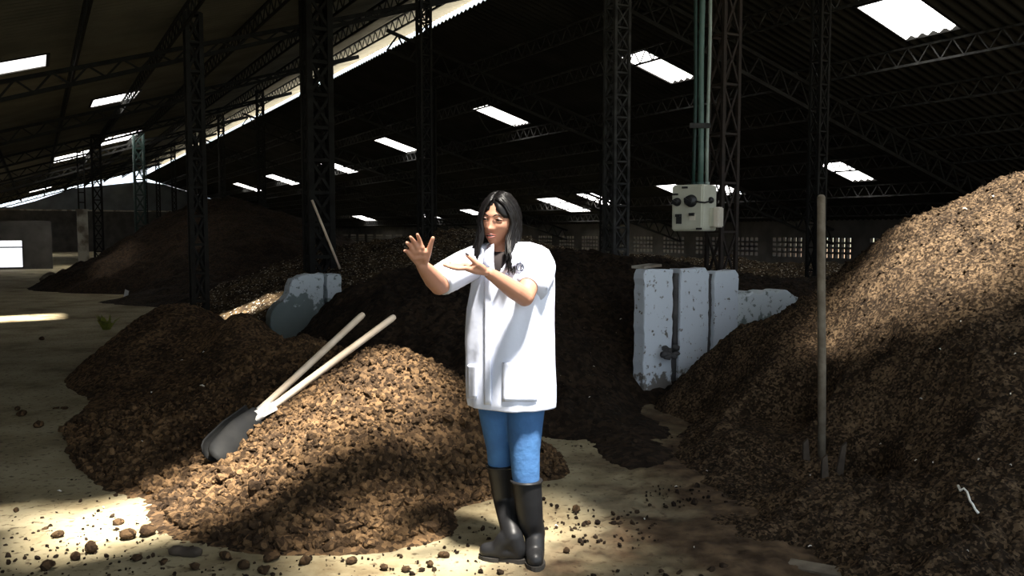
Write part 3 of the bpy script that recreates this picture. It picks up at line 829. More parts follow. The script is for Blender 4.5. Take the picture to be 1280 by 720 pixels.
def scatter(name, pts, sizes, m, label, cat, embed=0.25):
    r = np.random.default_rng(5)
    vs = []; fs = []; o = 0
    for (x, y, z), s in zip(pts, sizes):
        v = PROTO[r.integers(len(PROTO))] @ rotm(r).T * s
        vs.append(v + np.array([x, y, z + s*embed])); fs.append(IF + o); o += len(IV)
    vs = np.concatenate(vs); fs = np.concatenate(fs)
    me = D.meshes.new(name); me.from_pydata(vs.tolist(), [], fs.tolist()); me.update()
    me.materials.append(m)
    ob = D.objects.new(name, me); C.objects.link(ob)
    return tag(ob, label, cat, kind='stuff')

def heap_points(ev, dt, box, n, dens, zmin=0.015):
    x = RNG.uniform(box[0], box[1], n*6); y = RNG.uniform(box[2], box[3], n*6)
    e = ev(x[None], y[None]); z = (e + dt(x[None], y[None], e))[0]
    ok = (z > zmin) & (RNG.uniform(size=x.size) < dens(x, y, z))
    idx = np.nonzero(ok)[0][:n]
    return np.stack([x[idx], y[idx], z[idx]], -1)
pts = heap_points(heap1, det1, (-3.4, 0.7, 3.5, 6.2), 9500, lambda x, y, z: np.clip(1.35 - (y-3.9)*0.33, 0.12, 1)*np.where(x < -2.3, .45, 1))
sz = np.exp(RNG.normal(-4.36, 0.42, len(pts))) * (1 + 1.15*np.clip(0.30-pts[:, 2], 0, .30)/.30)
scatter('compost_clods', pts, np.clip(sz, 0.006, 0.05), M['soil_near'], 'loose brown clods covering the nearest compost heap', 'clods')
pts = heap_points(heap5, det5, (1.2, 4.6, 3.0, 6.6), 4200, lambda x, y, z: np.clip(0.3 + z*0.5, .2, 1))
sz = np.exp(RNG.normal(-4.75, 0.4, len(pts)))
scatter('compost_clods', pts, np.clip(sz, 0.005, 0.03), M['soil_right'], 'small dry clods over the big right heap', 'clods')
def vn(x, y): return float(vnoise(np.array([x*2.2]), np.array([y*2.2]), 77)[0])
# crumbs trodden over the floor at the foot of the heap
fx = []; 
for _ in range(1700):
    x = random.uniform(-2.6, 1.0); y = random.uniform(3.1, 4.2) if random.random() < .75 else random.uniform(4.2, 6.5)
    if x < -1.9 or random.random() < 0.75: fx.append((x, y))
for _ in range(1300):
    x = random.uniform(0.1, 1.9); fx.append((x, random.uniform(3.2, 5.9)))
pts = []; szs = []
for x, y in fx:
    e = float(heap1(np.array([[x]]), np.array([[y]]))[0, 0])
    if x < 0.1 and e < -0.28 and random.random() < 0.75: continue
    if x > 0.1 and vn(x, y) < 0.52: continue
    if e > 0.03: continue
    pts.append((x, y, 0.0)); szs.append(min(0.026, math.exp(random.gauss(-5.0 if x < 0.1 else -4.7, 0.5))))
scatter('soil_crumbs', pts, szs, M['soil_dark'], 'dark crumbs strewn over the pale concrete at the foot of the near heap', 'crumbs', 0.35)

# bigger lumps lying free on the floor, one by one
SPOTS = [(115,690,.035),(148,655,.03),(72,672,.03),(95,700,.028),(60,712,.035),(170,700,.03),(185,668,.045),(160,672,.04),(205,705,.025),(243,712,.03),(305,712,.032),(330,716,.03),
         (555,696,.03),(480,712,.022),(508,714,.026),(538,708,.02),(20,640,.02),(57,662,.02),(98,478,.05),(80,512,.035),(70,512,.03),(27,520,.04),(48,535,.04),(22,513,.025),(52,425,.05),
         (720,640,.025),(735,655,.02),(708,690,.022),(380,706,.035),(440,704,.03),(340,700,.045),(282,700,.04)]
for k, (px, py, s) in enumerate(SPOTS):
    g = G(px, py, 0.0)
    mb = MB(); v = clod_shape(IV2, 300+k, 0.22) * s
    zmin = v[:, 2].min()
    mb.add(v + np.array([0, 0, -zmin - 0.004]), IF2.tolist())
    o = mb.build('soil_clod', M['soil_near'], smooth=True); o.location = (g[0], g[1], max(0.0, 0.0))
    o.rotation_euler = (0, 0, random.uniform(0, 6.28))
    tag(o, 'loose brown clod of compost lying on the floor', 'clod', 'loose clods on the floor')
# the long bark-like lump in front
g = G(232, 696)
mb = MB()
pts_ = [Vector((g[0]-.075+.15*t, g[1]+.01*math.sin(5*t), .022+.004*math.sin(9*t))) for t in np.linspace(0, 1, 9)]
mb.tube(pts_, [.012,.022,.024,.023,.026,.024,.025,.022,.014], 12)
o = mb.build('bark_lump', M['wood_dark'], smooth=True)
tag(o, 'long dark bark-like lump lying on the floor in front of the near heap', 'clod')

# ------------------------------------------------------------------ post hole digger
def digger():
    hin = hit(322, 520); 
    tipL = hit(272, 562)
    Yh = hin.y - 0.03
    h1a = P(332, 506, Yh+0.02); h1b = P(455, 392, Yh+0.50)
    h2a = P(338, 511, Yh-0.02); h2b = P(494, 395, Yh+0.42)
    o = empty('post_hole_digger', h2a, 'post hole digger with two pale wooden handles, lying on the near heap', 'digging tool')
    for a, b in ((h1a, h1b), (h2a, h2b)):
        d = (b-a).normalized()
        mb = MB(); r = .0215
        a2 = a - d*0.10
        mb.tube([a2, a, a*.5+b*.5, b-d*.03, b-d*.006, b], [r*.9, r, r*1.02, r, r*.8, r*.35], 14)
        part(mb, 'handle', M['wood_pale'], o, True)
    ax = (P(268, 575, Yh-0.28) - P(325, 517, Yh-.02)); L = ax.length; ax.normalize()
    # two curved blades, clamshell
    viewr = Vector((0, -1, 0))
    side = ax.cross(viewr).normalized(); nrm = side.cross(ax).normalized()   # side: across the blade, nrm: towards camera
    if nrm.y > 0: nrm = -nrm
    for sgn, off, nm in ((1, 0.028, 'near'), (-1, -0.055, 'far')):
        mb = MB(); rows = 14; cols = 13
        vs = []; 
        base = P(325, 517, Yh-.02) + nrm*off + (Vector((0, 0, 0)) if sgn > 0 else Vector((-.034, 0, .026)))
        for i in range(rows+1):
            t = i/rows
            wdt = 0.056 + 0.030*min(1, t*2.5)
            if t > 0.8: wdt *= math.sqrt(max(0.05, 1-((t-.8)/.2)**2*0.85))
            for j in range(cols):
                a_ = -1 + 2*j/(cols-1)
                th = a_*1.15
                q = base + ax*(L*t) + side*(wdt*math.sin(th)/math.sin(1.15)) + nrm*(sgn*0.05*(math.cos(th)-1)+sgn*0.03*math.sin(math.pi*min(t*1.3, 1))*0.6)
                vs.append(q)
        fs = []
        for i in range(rows):
            for j in range(cols-1):
                k = i*cols+j; fs.append((k, k+1, k+cols+1, k+cols))
        mb.add(vs, fs)
        b_ = part(mb, 'blade', M['blade'], o, True)
        realise(b_, [('SOLIDIFY', dict(thickness=0.005, offset=0.0))])
        b_['label'] = 'dark steel blade nearer the camera' if sgn > 0 else 'dark steel blade on the far side'
        # socket straps holding the handle
        mb = MB()
        ha = h2a if sgn > 0 else h1a; hb = h2b if sgn > 0 else h1b
        dd = (hb-ha).normalized()
        mb.tube([ha - dd*.13, ha - dd*.02, ha + dd*.03], [.030, .028, .026], 12, flat=.75)
        part(mb, 'socket', M['hinge'], o, True)
    mb = MB(); c = P(318, 522, Yh-.03)
    mb.tube([c + nrm*.05, c + nrm*.047, c - nrm*.05], [.012, .012, .012], 10); part(mb, 'pivot_bolt', M['hinge'], o, True)
    mb = MB()
    a = P(345, 507, Yh-.045); b = P(300, 530, Yh-.075)
    mb.bar(a, b, .058, .012, up=nrm); part(mb, 'hinge_plate', M['hinge'], o)
digger()

# ------------------------------------------------------------------ white wall remnants
PD = Vector((CT, ST, 0)); UD = Vector((-ST, CT, 0))
def slab_mesh(outline, thick, origin, m_seg=0.05, jitter=0.008, seed=1):
    """upright slab: outline in (s along PD, z); front face looks at the camera side, ragged a little"""
    r = random.Random(seed)
    pts = []
    n = len(outline)
    for i in range(n):
        a = outline[i]; b = outline[(i+1) % n]
        L = math.hypot(b[0]-a[0], b[1]-a[1]); k = max(1, int(L/m_seg))
        for j in range(k):
            t = j/k; pts.append((a[0]+(b[0]-a[0])*t + r.uniform(-1, 1)*jitter, a[1]+(b[1]-a[1])*t + r.uniform(-1, 1)*jitter))
    mb = MB()
    n = len(pts)
    fr = [origin + PD*s + Vector((0, 0, z)) for s, z in pts]
    ch = 0.012
    cs = sum((q[0] for q in pts))/n; cz = sum((q[1] for q in pts))/n
    fr_in = [origin - UD*ch + PD*(s + (cs-s)*0.03) + Vector((0, 0, z + (cz-z)*0.03)) for s, z in pts]
    bk = [q + UD*thick for q in fr]
    mb.add(fr_in + fr + bk, [tuple(range(n))] + [(i, n+i, n+(i+1) % n, (i+1) % n) for i in range(n)]
           + [(n+i, 2*n+i, 2*n+(i+1) % n, n+(i+1) % n) for i in range(n)] + [tuple(reversed(range(2*n, 3*n)))])
    return mb
def right_remnant():
    Y = 7.2
    og = P(804, 400, Y); og.z = 0
    ztop = P(804, 337, Y).z
    o = empty('wall_remnant', og, 'broken white painted wall remnant with a pipe in its groove, under the control box', 'wall remnant')
    s_at = lambda px: next(s for s in np.arange(0, 3, .002) if (og + PD*s).x/(og + PD*s).y*F/math.cos(PITCH)*1.0 + 640 >= px)
    s1, s2, s3, s4, s5 = s_at(841), s_at(852), s_at(888), s_at(896), s_at(926)
    # end pillar
    mb = slab_mesh([(0, -0.05), (s1, -0.05), (s1, ztop-0.005), (0.02, ztop), (0, ztop-.03)], 0.13, og, seed=1)
    part(mb, 'end_post', M['white_wall'], o)
    mb = slab_mesh([(s2, -0.05), (s3, -0.05), (s3, ztop-.05), (s3-.04, ztop-.005), (s2, ztop-.002)], 0.14, og + UD*0.02, seed=2)
    part(mb, 'panel', M['white_wall'], o)
    mb = slab_mesh([(s4, -0.05), (s5, -0.05), (s5, ztop-.06), (s5-.04, ztop-.035), (s4+.02, ztop-.035), (s4, ztop-.08)], 0.14, og + UD*0.03, seed=3)
    part(mb, 'panel', M['white_wall'], o)
    mb = MB(); mb.bar(og + PD*((s1+s2)/2) + UD*.10 + Vector((0,0,-.05)), og + PD*((s1+s2)/2) + UD*.10 + Vector((0,0,ztop-.05)), s2-s1+.02, .12, up=UD)
    part(mb, 'groove_infill', M['cement'], o)
    mb = MB(); mb.bar(og + PD*((s3+s4)/2) + UD*.12 + Vector((0,0,-.05)), og + PD*((s3+s4)/2) + UD*.12 + Vector((0,0,ztop-.06)), s4-s3+.02, .12, up=UD)
    part(mb, 'groove_infill', M['cement'], o)
    mb = MB(); a = og + PD*((s1+s2)/2) + UD*.015
    mb.tube([a + Vector((0,0,.34)), a + Vector((0,0,.6)), a + Vector((0,0,ztop-.04))], .026, 12); part(mb, 'pipe', M['cement'], o, True)
    # exposed rubble where the paint and render broke away
    mb = MB()
    c = P(833, 440, og.y+.02) - UD*.02
    for k in range(9):
        v = clod_shape(IV2, 500+k, .2)*random.uniform(.03, .055)
        q = c + PD*random.uniform(-.06, .09) + Vector((0, 0, random.uniform(-.07, .07)))
        mb.add(v + np.array(q[:]), IF2.tolist())
    part(mb, 'bare_rubble', M['cement'], o, True)
    s6 = s_at(1010)
    ze = P(930, 366, 7.9).z
    mb = slab_mesh([(s5, -.05), (s6, -.05), (s6, ze-.10), (s6-.2, ze+.0), (s5, ze)], 0.2, og + UD*.05, seed=4, jitter=.015)
    part(mb, 'low_sill', M['white_stub'], o)
    # loose slab lying on top
    mb = MB(); a = og + PD*.03 + UD*.12; b = og + PD*.24 + UD*.14
    mb.bar(a + Vector((0,0,ztop+.015)), b + Vector((0,0,ztop+.03)), .16, .022)
    ob = mb.build('broken_tile', M['pillar']); tag(ob, 'thin broken slab lying on top of the right white wall remnant', 'broken slab')
right_remnant()
def left_remnant():
    Y = 10.2
    og = P(338, 400, Y); og.z = 0
    zt = P(385, 343, Y+.2).z
    xs = lambda px: next(s for s in np.arange(0, 4, .002) if (og + PD*s).x/(og + PD*s).y*F + 640 >= px)
    a, b, c, d = xs(376), xs(404), xs(407), xs(425)
    zz = lambda px, py: P(px, py, og.y + ST*xs(px)).z
    o = empty('wall_remnant', og, 'chamfered wall remnant, white above and bare grey below, left of the woman', 'wall remnant')
    mb = slab_mesh([(0.0, -.05), (b, -.05), (b, zt), (a, zt-.01), (xs(364), zz(364, 350)), (xs(358), zz(358, 370)), (xs(342), zz(342, 384)), (0, zz(340, 396))], .22, og, seed=6, jitter=.012)
    part(mb, 'panel', M['white_stub'], o)
    mb = slab_mesh([(c, -.05), (d, -.05), (d, zt-.01), (c, zt)], .22, og - UD*.03, seed=7)
    part(mb, 'end_post', M['white_stub'], o)
left_remnant()

# ------------------------------------------------------------------ control box, conduits
def control_box():
    Y = 7.75
    a = P(840, 231, Y); b = P(886, 289, Y)
    c = (a+b)/2
    # the front of the box is turned a little to the left of the camera
    yaw = math.radians(-38)
    o = empty('control_box', c, 'cream electrical control box with black knobs and switches hanging on the conduits', 'control box', rz=yaw)
    w, d, h = 0.315, 0.28, 0.425
    R = Matrix.Rotation(yaw, 3, 'Z')
    def W_(x, y, z): return c + R @ Vector((x, y, z))
    # case built as bevelled box
    bm = bmesh.new(); bmesh.ops.create_cube(bm, size=1.0)
    for v in bm.verts: v.co = Vector((v.co.x*w, v.co.y*d, v.co.z*h))
    bmesh.ops.bevel(bm, geom=bm.edges[:], offset=.022, segments=4, affect='EDGES', profile=.5)
    me = D.meshes.new('case'); bm.to_mesh(me); bm.free(); me.materials.append(M['box'])
    case = D.objects.new('case', me); C.objects.link(case); case.parent = o; case.location = (0.0, 0.085, 0)
    bm = bmesh.new(); bmesh.ops.create_cube(bm, size=1.0)
    for v in bm.verts: v.co = Vector((v.co.x*(w*.97), v.co.y*.03, v.co.z*(h*.97)))
    bmesh.ops.bevel(bm, geom=bm.edges[:], offset=.012, segments=3, affect='EDGES')
    me = D.meshes.new('lid'); bm.to_mesh(me); bm.free(); me.materials.append(M['box'])
    lid = D.objects.new('lid', me); C.objects.link(lid); lid.parent = o; lid.location = (0.0, -0.06, 0)
    def dial(x, z, r, nm, dep=.045, lab=None):
        mb = MB(); mb.lathe([(r*1.15, 0), (r*1.15, .008), (r, .012), (r*.9, dep), (r*.6, dep+.004), (0, dep+.004)], W_(x, -.074, z), R @ Vector((0, -1, 0)), 20)
        q = part(mb, nm, M['black'], o, True)
        mb = MB(); mb.bar(W_(x-r*.7, -.074-dep-.012, z+r*.4), W_(x+r*.7, -.074-dep-.012, z-r*.4), .016, .02, up=R @ Vector((0, -1, 0)))
        subpart(mb, 'grip', M['black'], q)
        if lab: q['label'] = lab
    dial(-.095, .055, .034, 'rotary_switch', lab='smaller round black rotary switch')
    dial(.045, .062, .05, 'rotary_switch', .06, 'large black rotary switch at the upper right')
    for x, z, hh in ((-.075, -.095, .05), (.06, -.085, .028)):
        mb = MB(); 
        mb.box((-.026, -.012, -hh), (.026, 0, hh*.8), R, W_(x, -.074, z)); q = part(mb, 'push_button_plate', M['box_pale'] if x > 0 else M['black'], o)
        mb = MB(); mb.box((-.022, -.03, 0), (.022, 0, .026), R, W_(x, -.084, z+.012)); subpart(mb, 'push_button', M['black'], q)
    for x, z in ((-.115, .125), (-.02, .185), (.125, -.19)):
        mb = MB(); mb.box((-.028, -.01, -.009), (.028, 0, .009), R, W_(x, -.074, z)); part(mb, 'label_tag', M['black'], o)
    mb = MB(); mb.lathe([(.03, 0), (.03, .02), (.02, .035), (0, .036)], W_(w/2-.002, .07, .07), R @ Vector((1, 0, 0)), 14); part(mb, 'cable_gland', M['black'], o, True)
    mb = MB(); mb.tube([W_(.08, -.085, .062), W_(.13, -.088, .05), W_(.168, -.06, .045), W_(.175, .04, .06)], .008, 8); part(mb, 'cable', M['steel_grey'], o, True)
    # socket box on its right flank
    s = c + R @ Vector((w/2+.036, .10, -.085))
    o2 = empty('socket_box', s, 'small pale socket box fixed to the right flank of the control box', 'socket box', rz=yaw)
    mb = MB(); mb.box((-.035, -.03, -.085), (.005, .07, .085), R, s); part(mb, 'back_box', M['box'], o2)
    bm = bmesh.new(); bmesh.ops.create_cube(bm, size=1.0)
    for v in bm.verts: v.co = Vector((v.co.x*.055, v.co.y*.11, v.co.z*.185))
    bmesh.ops.bevel(bm, geom=bm.edges[:], offset=.01, segments=3, affect='EDGES')
    me = D.meshes.new('cover'); bm.to_mesh(me); bm.free(); me.materials.append(M['box_pale'])
    cv = D.objects.new('cover', me); C.objects.link(cv); cv.parent = o2; cv.location = (.033, 0.01, 0)
    # conduits
    top = z_left(pu(c)[0]) - .02
    zc = c.z + h/2
    for px, r, m, lb in ((867, .017, 'steel_green', 'thin dark green conduit, leftmost of three above the control box'),
                         (875, .027, 'pvc', 'thick green-grey conduit, middle of three above the control box'),
                         (884, .016, 'pvc2', 'slim pale conduit, rightmost of three above the control box')):
        q = P(px, 228, c.y + .10)
        oo = empty('conduit', (q.x, q.y, zc), lb, 'conduit', 'conduits above the control box')
        mb = MB(); zs = np.linspace(zc-.01, top, 14)
        mb.tube([(q.x + (.006*math.sin(z*3+px)), q.y, z) for z in zs], r, 12); part(mb, 'pipe', M[m], oo, True)
        mb = MB(); mb.tube([(q.x, q.y, zc-.005), (q.x, q.y, zc+.03)], r*1.45, 12); part(mb, 'coupling', M[m], oo, True)
    mb = MB(); q0 = P(862, 157, c.y + .06); q1 = P(888, 157, c.y + .06)
    mb.bar(q0, q1, .03, .045); ob = mb.build('conduit_clamp', M['steel_grey']); tag(ob, 'grey strap clamping the three conduits together', 'pipe clamp')
    # bracket carrying the box on the column behind
    mb = MB(); mb.bar(W_(.03, .2, .10), W_(.03, .42, .10), .04); mb.bar(W_(.03, .2, -.12), W_(.03, .42, -.12), .04); part(mb, 'bracket', M['steel'], o)
control_box()

# ------------------------------------------------------------------ wooden pole and stubs in the right heap
def pole():
    g = hit(1027, 572, 3.4); Y = g.y
    b = P(1028, 560, Y); t = P(1026.5, 243, Y+.03)
    b.z = g.z - .15
    o = empty('wooden_pole', (b.x, b.y, g.z), 'tall round wooden pole standing upright in the right heap', 'pole')
    d = (t-b).normalized(); r = .0235
    mb = MB(); mb.tube([b, b*.6+t*.4 + Vector((.003,0,0)), b*.3+t*.7, t-d*.018, t-d*.005, t], [r*.95, r, r, r*.97, r*.75, r*.3], 16)
    part(mb, 'shaft', M['wood_old'], o, True)
    for px, py, hh, lean, lb in ((1048, 590, .14, .02, 'short split board stub right of the foot of the tall pole'), (1031, 597, .10, -.012, 'short split board stub in front of the foot of the tall pole'), (1008, 575, .10, -.015, 'short split board stub left of the foot of the tall pole')):
        q = hit(px, py, 3.2); q.z -= .05
        mb = MB(); w = .022
        vs = [q + Vector((-w, -.012, 0)), q + Vector((w, -.012, 0)), q + Vector((w, .012, 0)), q + Vector((-w, .012, 0)),
              q + Vector((-w*.3+lean, -.010, hh+.05)), q + Vector((w*.9+lean, -.010, hh+.075)), q + Vector((w*.9+lean, .010, hh+.075)), q + Vector((-w*.3+lean, .010, hh+.05))]
        mb.add(vs, [(0,3,2,1),(4,5,6,7),(0,1,5,4),(1,2,6,5),(2,3,7,6),(3,0,4,7)])
        ob = mb.build('board_stub', M['wood_dark']); tag(ob, lb, 'board')
    # half buried plank, bottom edge
    a = hit(984, 703, 2.9); b = hit(1072, 727, 2.9)
    mb = MB(); a = a + Vector((-.02, -.03, .0)); b = b + Vector((.12, -.06, .01))
    mb.bar(a, b, .075, .022, up=Vector((.15, -.35, 1))); ob = mb.build('plank', M['wood_old']); tag(ob, 'half buried weathered plank at the bottom edge of the photo', 'plank')
pole()

# ------------------------------------------------------------------ small things
def string():
    pix = [(1196,613),(1199,616),(1203,617),(1207,622),(1211,630),(1214,636),(1217,640),(1221,644)]
    pts = []
    for x, y in pix:
        q = hit(x, y, 3.0); q.z += .012; q.y -= .01; pts.append(q)
    mb = MB(); mb.tube(pts, [.006, .0055, .005, .005, .0045, .005, .005, .006], 8)
    ob = mb.build('white_string', M['straw'], smooth=True); tag(ob, 'bent white strand of string lying on the lower right heap', 'string')
string()
FLK = [(1144,577,.010),(1165,580,.007),(1222,580,.01),(1012,595,.008),(967,683,.008),(1012,684,.010),(845,610,.009),(883,590,.006),(737,498,.010),(776,400,.014),(742,460,.009),(1200,404,.008),(1150,505,.010),(1262,494,.008),
       (1174,441,.010),(1268,444,.008),(805,650,.007),(695,658,.01),(867,685,.006),(1208,691,.007),(1262,587,.008),(1100,558,.007),(1205,262,.02),(1240,250,.013),(255,442,.012),(228,452,.012),(253,485,.02),(190,492,.014),(125,570,.018),(75,615,.014),(130,636,.01),(178,553,.008)]
rf = random.Random(3)
for k, (x, y, s) in enumerate(FLK):
    q = hit(x, y, 2.9)
    mb = MB(); a = rf.uniform(0, 3.14)
    dd = Vector((math.cos(a), .3*math.sin(a), .25*math.sin(a)))
    mb.tube([q + Vector((0,-.006,.004)) - dd*s, q + Vector((0,-.008,.010)), q + Vector((0,-.006,.006)) + dd*s*.8], [s*.35, s*.5, s*.25], 7, flat=.5)
    ob = mb.build('straw_fleck', M['straw'], smooth=True)
    tag(ob, 'tiny pale scrap lying on the dark compost', 'scrap', 'pale scraps on the compost')
def back_left():
    g = Vector(G(133, 412)); r = random.Random(9)
    o = empty('weed_clump', g, 'yellow-green weed clump on the floor edge far left', 'weed')
    for k in range(26):
        mb = MB(); a = r.uniform(0, 6.28); L = r.uniform(.10, .24); s = r.uniform(.02, .12)
        b = g + Vector((math.cos(a)*.05, math.sin(a)*.05, 0)); t = g + Vector((math.cos(a)*s*2, math.sin(a)*s*2, L))
        m_ = (b+t)/2 + Vector((0, 0, .04))
        x = Vector((-math.sin(a), math.cos(a), 0))*.035
        mb.add([b - x*.4, b + x*.4, m_ + x, t, m_ - x], [(0,1,2,4), (4,2,3)]); part(mb, 'leaf', M['weed'], o)
    g = Vector(G(155, 377)); mb = MB()
    vs = [g + Vector((-.03,0,0)), g + Vector((.05,.02,.0)), g + Vector((.10,.03,.22)), g + Vector((.04,-.02,.26)), g + Vector((.0,.05,.12))]
    mb.add(vs, [(0,1,2,3), (0,4,3), (1,2,4), (0,1,4)])
    ob = mb.build('plastic_rag', M['rag']); tag(ob, 'crumpled white plastic rag lying at the foot of the far dark hump', 'rag')
    for px, py, s, lb in ((62,352,.28,'pale rounded boulder on the floor beside the far white pillar, the left one'), (85,352,.22,'low pale boulder on the floor beside the far white pillar, the right one')):
        g = Vector(G(px, py)); mb = MB(); v = clod_shape(IV2, int(px), .12)*s
        mb.add(v + np.array(g[:]) + np.array([0, 0, s*.3]), IF2.tolist())
        ob = mb.build('boulder', M['pillar'], smooth=True); tag(ob, lb, 'boulder')
    a = P(390, 250, 12.6); b = P(401, 277, 12.6); e = (b-a)
    o = empty('leaning_stick', b + e*2.2, 'pale thin stick leaning beside the double lattice column', 'stick')
    mb = MB(); mb.tube([a, b, b + e*2.2], [.018, .019, .019], 8); part(mb, 'shaft', M['wood_pale'], o, True)
    # loose cable under a skylight
    q = [P(598, 141, 20.5), P(604, 155, 20.5), P(612, 166, 20.5), P(622, 163, 20.6), P(634, 160, 20.6), P(655, 151, 20.8)]
    mb = MB(); mb.tube(q, .014, 6); ob = mb.build('loose_cable', M['steel_grey'], smooth=True); tag(ob, 'loose cable sagging below the skylight above the raised hand', 'cable')
back_left()

# ------------------------------------------------------------------ the woman
def woman():
    Yb = 3.68
    root = empty('person', (0.0, 3.68, 0.0), 'woman in white coat, jeans and black rubber boots, standing with both hands raised', 'person')
    # ---------- head
    HC = P(624.5, 277, 3.665)
    RH = Matrix.Rotation(math.radians(-24), 3, 'Z') @ Matrix.Rotation(math.radians(4), 3, 'Y') @ Matrix.Rotation(math.radians(5), 3, 'X')
    def hl(x, y, z): return HC + RH @ Vector((x, y, z))
    def head_r(d):
        """distance of the skin from the head centre along unit direction d (face to -y)"""
        x, y, z = d
        a, b_, c = 0.0735, 0.094, 0.116
        if y < 0: b_ = 0.088
        r = 1/math.sqrt((x/a)**2 + (y/b_)**2 + (z/c)**2)
        return r
    nu, nv = 72, 96
    vs = []; 
    def g(x, z, cx, cz, sx, sz): return math.exp(-((x-cx)/sx)**2 - ((z-cz)/sz)**2)
    for i in range(nu+1):
        th = math.pi*i/nu
        for j in range(nv):
            ph = 2*math.pi*j/nv
            d = (math.sin(th)*math.sin(ph), -math.sin(th)*math.cos(ph), math.cos(th))
            r = head_r(d)
            x, y, z = d[0]*r, d[1]*r, d[2]*r
            # jaw narrows, back of skull stays full
            if z < -0.01:
                t = min(1, (-z-0.01)/0.105)
                x *= 1 - 0.36*t**1.4
                if y > 0: y *= 1 - 0.55*t
                else: y = y*(1 - 0.04*t) - 0.012*t
            if y < -0.02:
                f = min(1, (-y-0.02)/0.03)
                y += 0.010*f*g(x, z, 0, 0.0, .2, .05)*(abs(x)/0.07)**2*-1      # flatter sides
                dy = 0.0
                dy -= 0.0045*g(x, z, 0, 0.034, .05, .012)               # brow ridge
                dy += 0.0095*(g(x, z, .031, .014, .017, .013) + g(x, z, -.031, .014, .017, .013))   # eye hollows
                dy -= 0.017*math.exp(-(x/.0085)**2)*max(0, min(1, (0.024-z)/0.05))*(1 if z > -.024 else math.exp(-((z+.024)/.007)**2))  # nose ridge
                dy -= 0.007*g(x, z, 0, -.022, .010, .009)              # nose tip
                dy -= 0.006*(g(x, z, .012, -.024, .007, .007) + g(x, z, -.012, -.024, .007, .007))    # nostrils' wings
                dy -= 0.005*(g(x, z, .042, -.012, .018, .018) + g(x, z, -.042, -.012, .018, .018))    # cheek bones
                dy += 0.003*g(x, z, 0, -.040, .006, .007)              # philtrum
                dy -= 0.006*g(x, z, 0, -.052, .022, .010)              # mouth mound
                dy += 0.005*g(x, z, 0, -.074, .022, .007)
                dy -= 0.007*g(x, z, 0, -.094, .020, .014)              # chin
                y += dy*f
            vs.append(hl(x, y, z))
    fs = []
    for i in range(nu):
        for j in range(nv):
            j2 = (j+1) % nv; fs.append((i*nv+j, i*nv+j2, (i+1)*nv+j2, (i+1)*nv+j))
    body = MB(); body.add(vs, fs)
    # ears
    for s in (-1, 1):
        body.tube([hl(s*.070, .004, .024), hl(s*.078, .012, .018), hl(s*.079, .012, 0.0), hl(s*.072, .004, -.022)], [.008, .012, .011, .006], 10, flat=.6)
    # neck, trunk, legs (under the clothes)
    neck0 = hl(0, .022, -.06); neck1 = P(630, 327, Yb+.01)
    body.chain([neck0, P(627.5, 312, Yb-.005), neck1], [.052, .050, .060], 20)
    body.chain([P(632, 336, Yb+.01), P(638, 360, Yb+.02), P(638, 405, Yb+.02), P(638, 470, Yb+.01)], [.085, .105, .095, .115], 22)
    shR = P(601, 323, Yb); shL = P(672, 324, Yb+.025)
    body.chain([P(632, 330, Yb+.01), P(617, 326, Yb), shR], [.062, .052, .044], 16)
    body.chain([P(632, 330, Yb+.01), P(660, 323, Yb+.01), shL], [.062, .052, .044], 16)
    # arms
    elR = P(549, 357, 3.50); wrR = P(527.5, 331.5, 3.335)
    body.chain([shR, shR*.5+elR*.5, elR], [.044, .046, .040], 18)
    body.chain([elR, elR*.68+wrR*.32, elR*.3+wrR*.7, wrR], [.039, .041, .033, .0245], 18)
    elL = P(656, 371.5, 3.50); wrL = P(612, 341.5, 3.375)
    body.chain([shL, shL*.5+elL*.5, elL], [.044, .046, .039], 18)
    body.chain([elL, elL*.7+wrL*.3, elL*.3+wrL*.7, wrL], [.038, .040, .031, .0235], 18)
    # right hand, palm to the camera, fingers spread
    kn = [(527.2,309,3.272), (520.6,308.2,3.262), (515.0,311.0,3.262), (511.3,316.2,3.268)]
    tp = [(521.6,293.2,3.232), (513.0,296.4,3.218), (508.4,303.5,3.222), (505.6,313.6,3.240)]
    rr = [(.0084,.0066), (.0086,.0066), (.0082,.0064), (.0072,.0058)]
    wr0 = [(530.5,328,3.325), (528,328,3.325), (525.5,328,3.325), (523.5,328.5,3.325)]
    nails = []
    for k in range(4):
        a = P(*kn[k]); b = P(*tp[k]); w0 = P(*wr0[k])
        m1 = a*.55+b*.45 + Vector((0, .008, .002)); m2 = a*.22+b*.78 + Vector((0, .004, .001))
        body.chain([w0, w0*.5+a*.5, a], [.0155, .0145, .0115], 12)
        body.chain([a, m1, m2, b], [rr[k][0]*1.08, rr[k][0], rr[k][0]*.93, rr[k][1]], 12)
        nails.append((b, (b-m2).normalized(), 1))
    # palm webbing and thumb
    body.chain([P(516.5,314,3.272), P(526,313.5,3.278)], [.0135, .0135], 12)
    body.chain([P(518.5,321,3.292), P(530,320,3.295)], [.0165, .0165], 12)
    th0, th1, th2, th3 = P(531.5,324.5,3.312), P(535.8,314.5,3.288), P(538.4,305.5,3.277), P(541.2,297.6,3.268)
    body.chain([th0, th1, th2, th3], [.017, .0125, .0098, .0080], 12)
    body.capsule(P(530,315.5,3.284), th1, .0125, .0115, 12)
    # left hand, palm up, fingers pointing to the left of the photo
    kn = [(582,335.2,3.290), (579.5,334.0,3.306), (579.5,332.6,3.323), (581.5,331.2,3.339)]
    tp = [(559.5,333.0,3.262), (555.0,331.3,3.282), (557.0,330.0,3.304), (563.0,328.8,3.328)]
    wr0 = [(607,340,3.352), (607,339.4,3.364), (607,339,3.376), (607,338.8,3.388)]
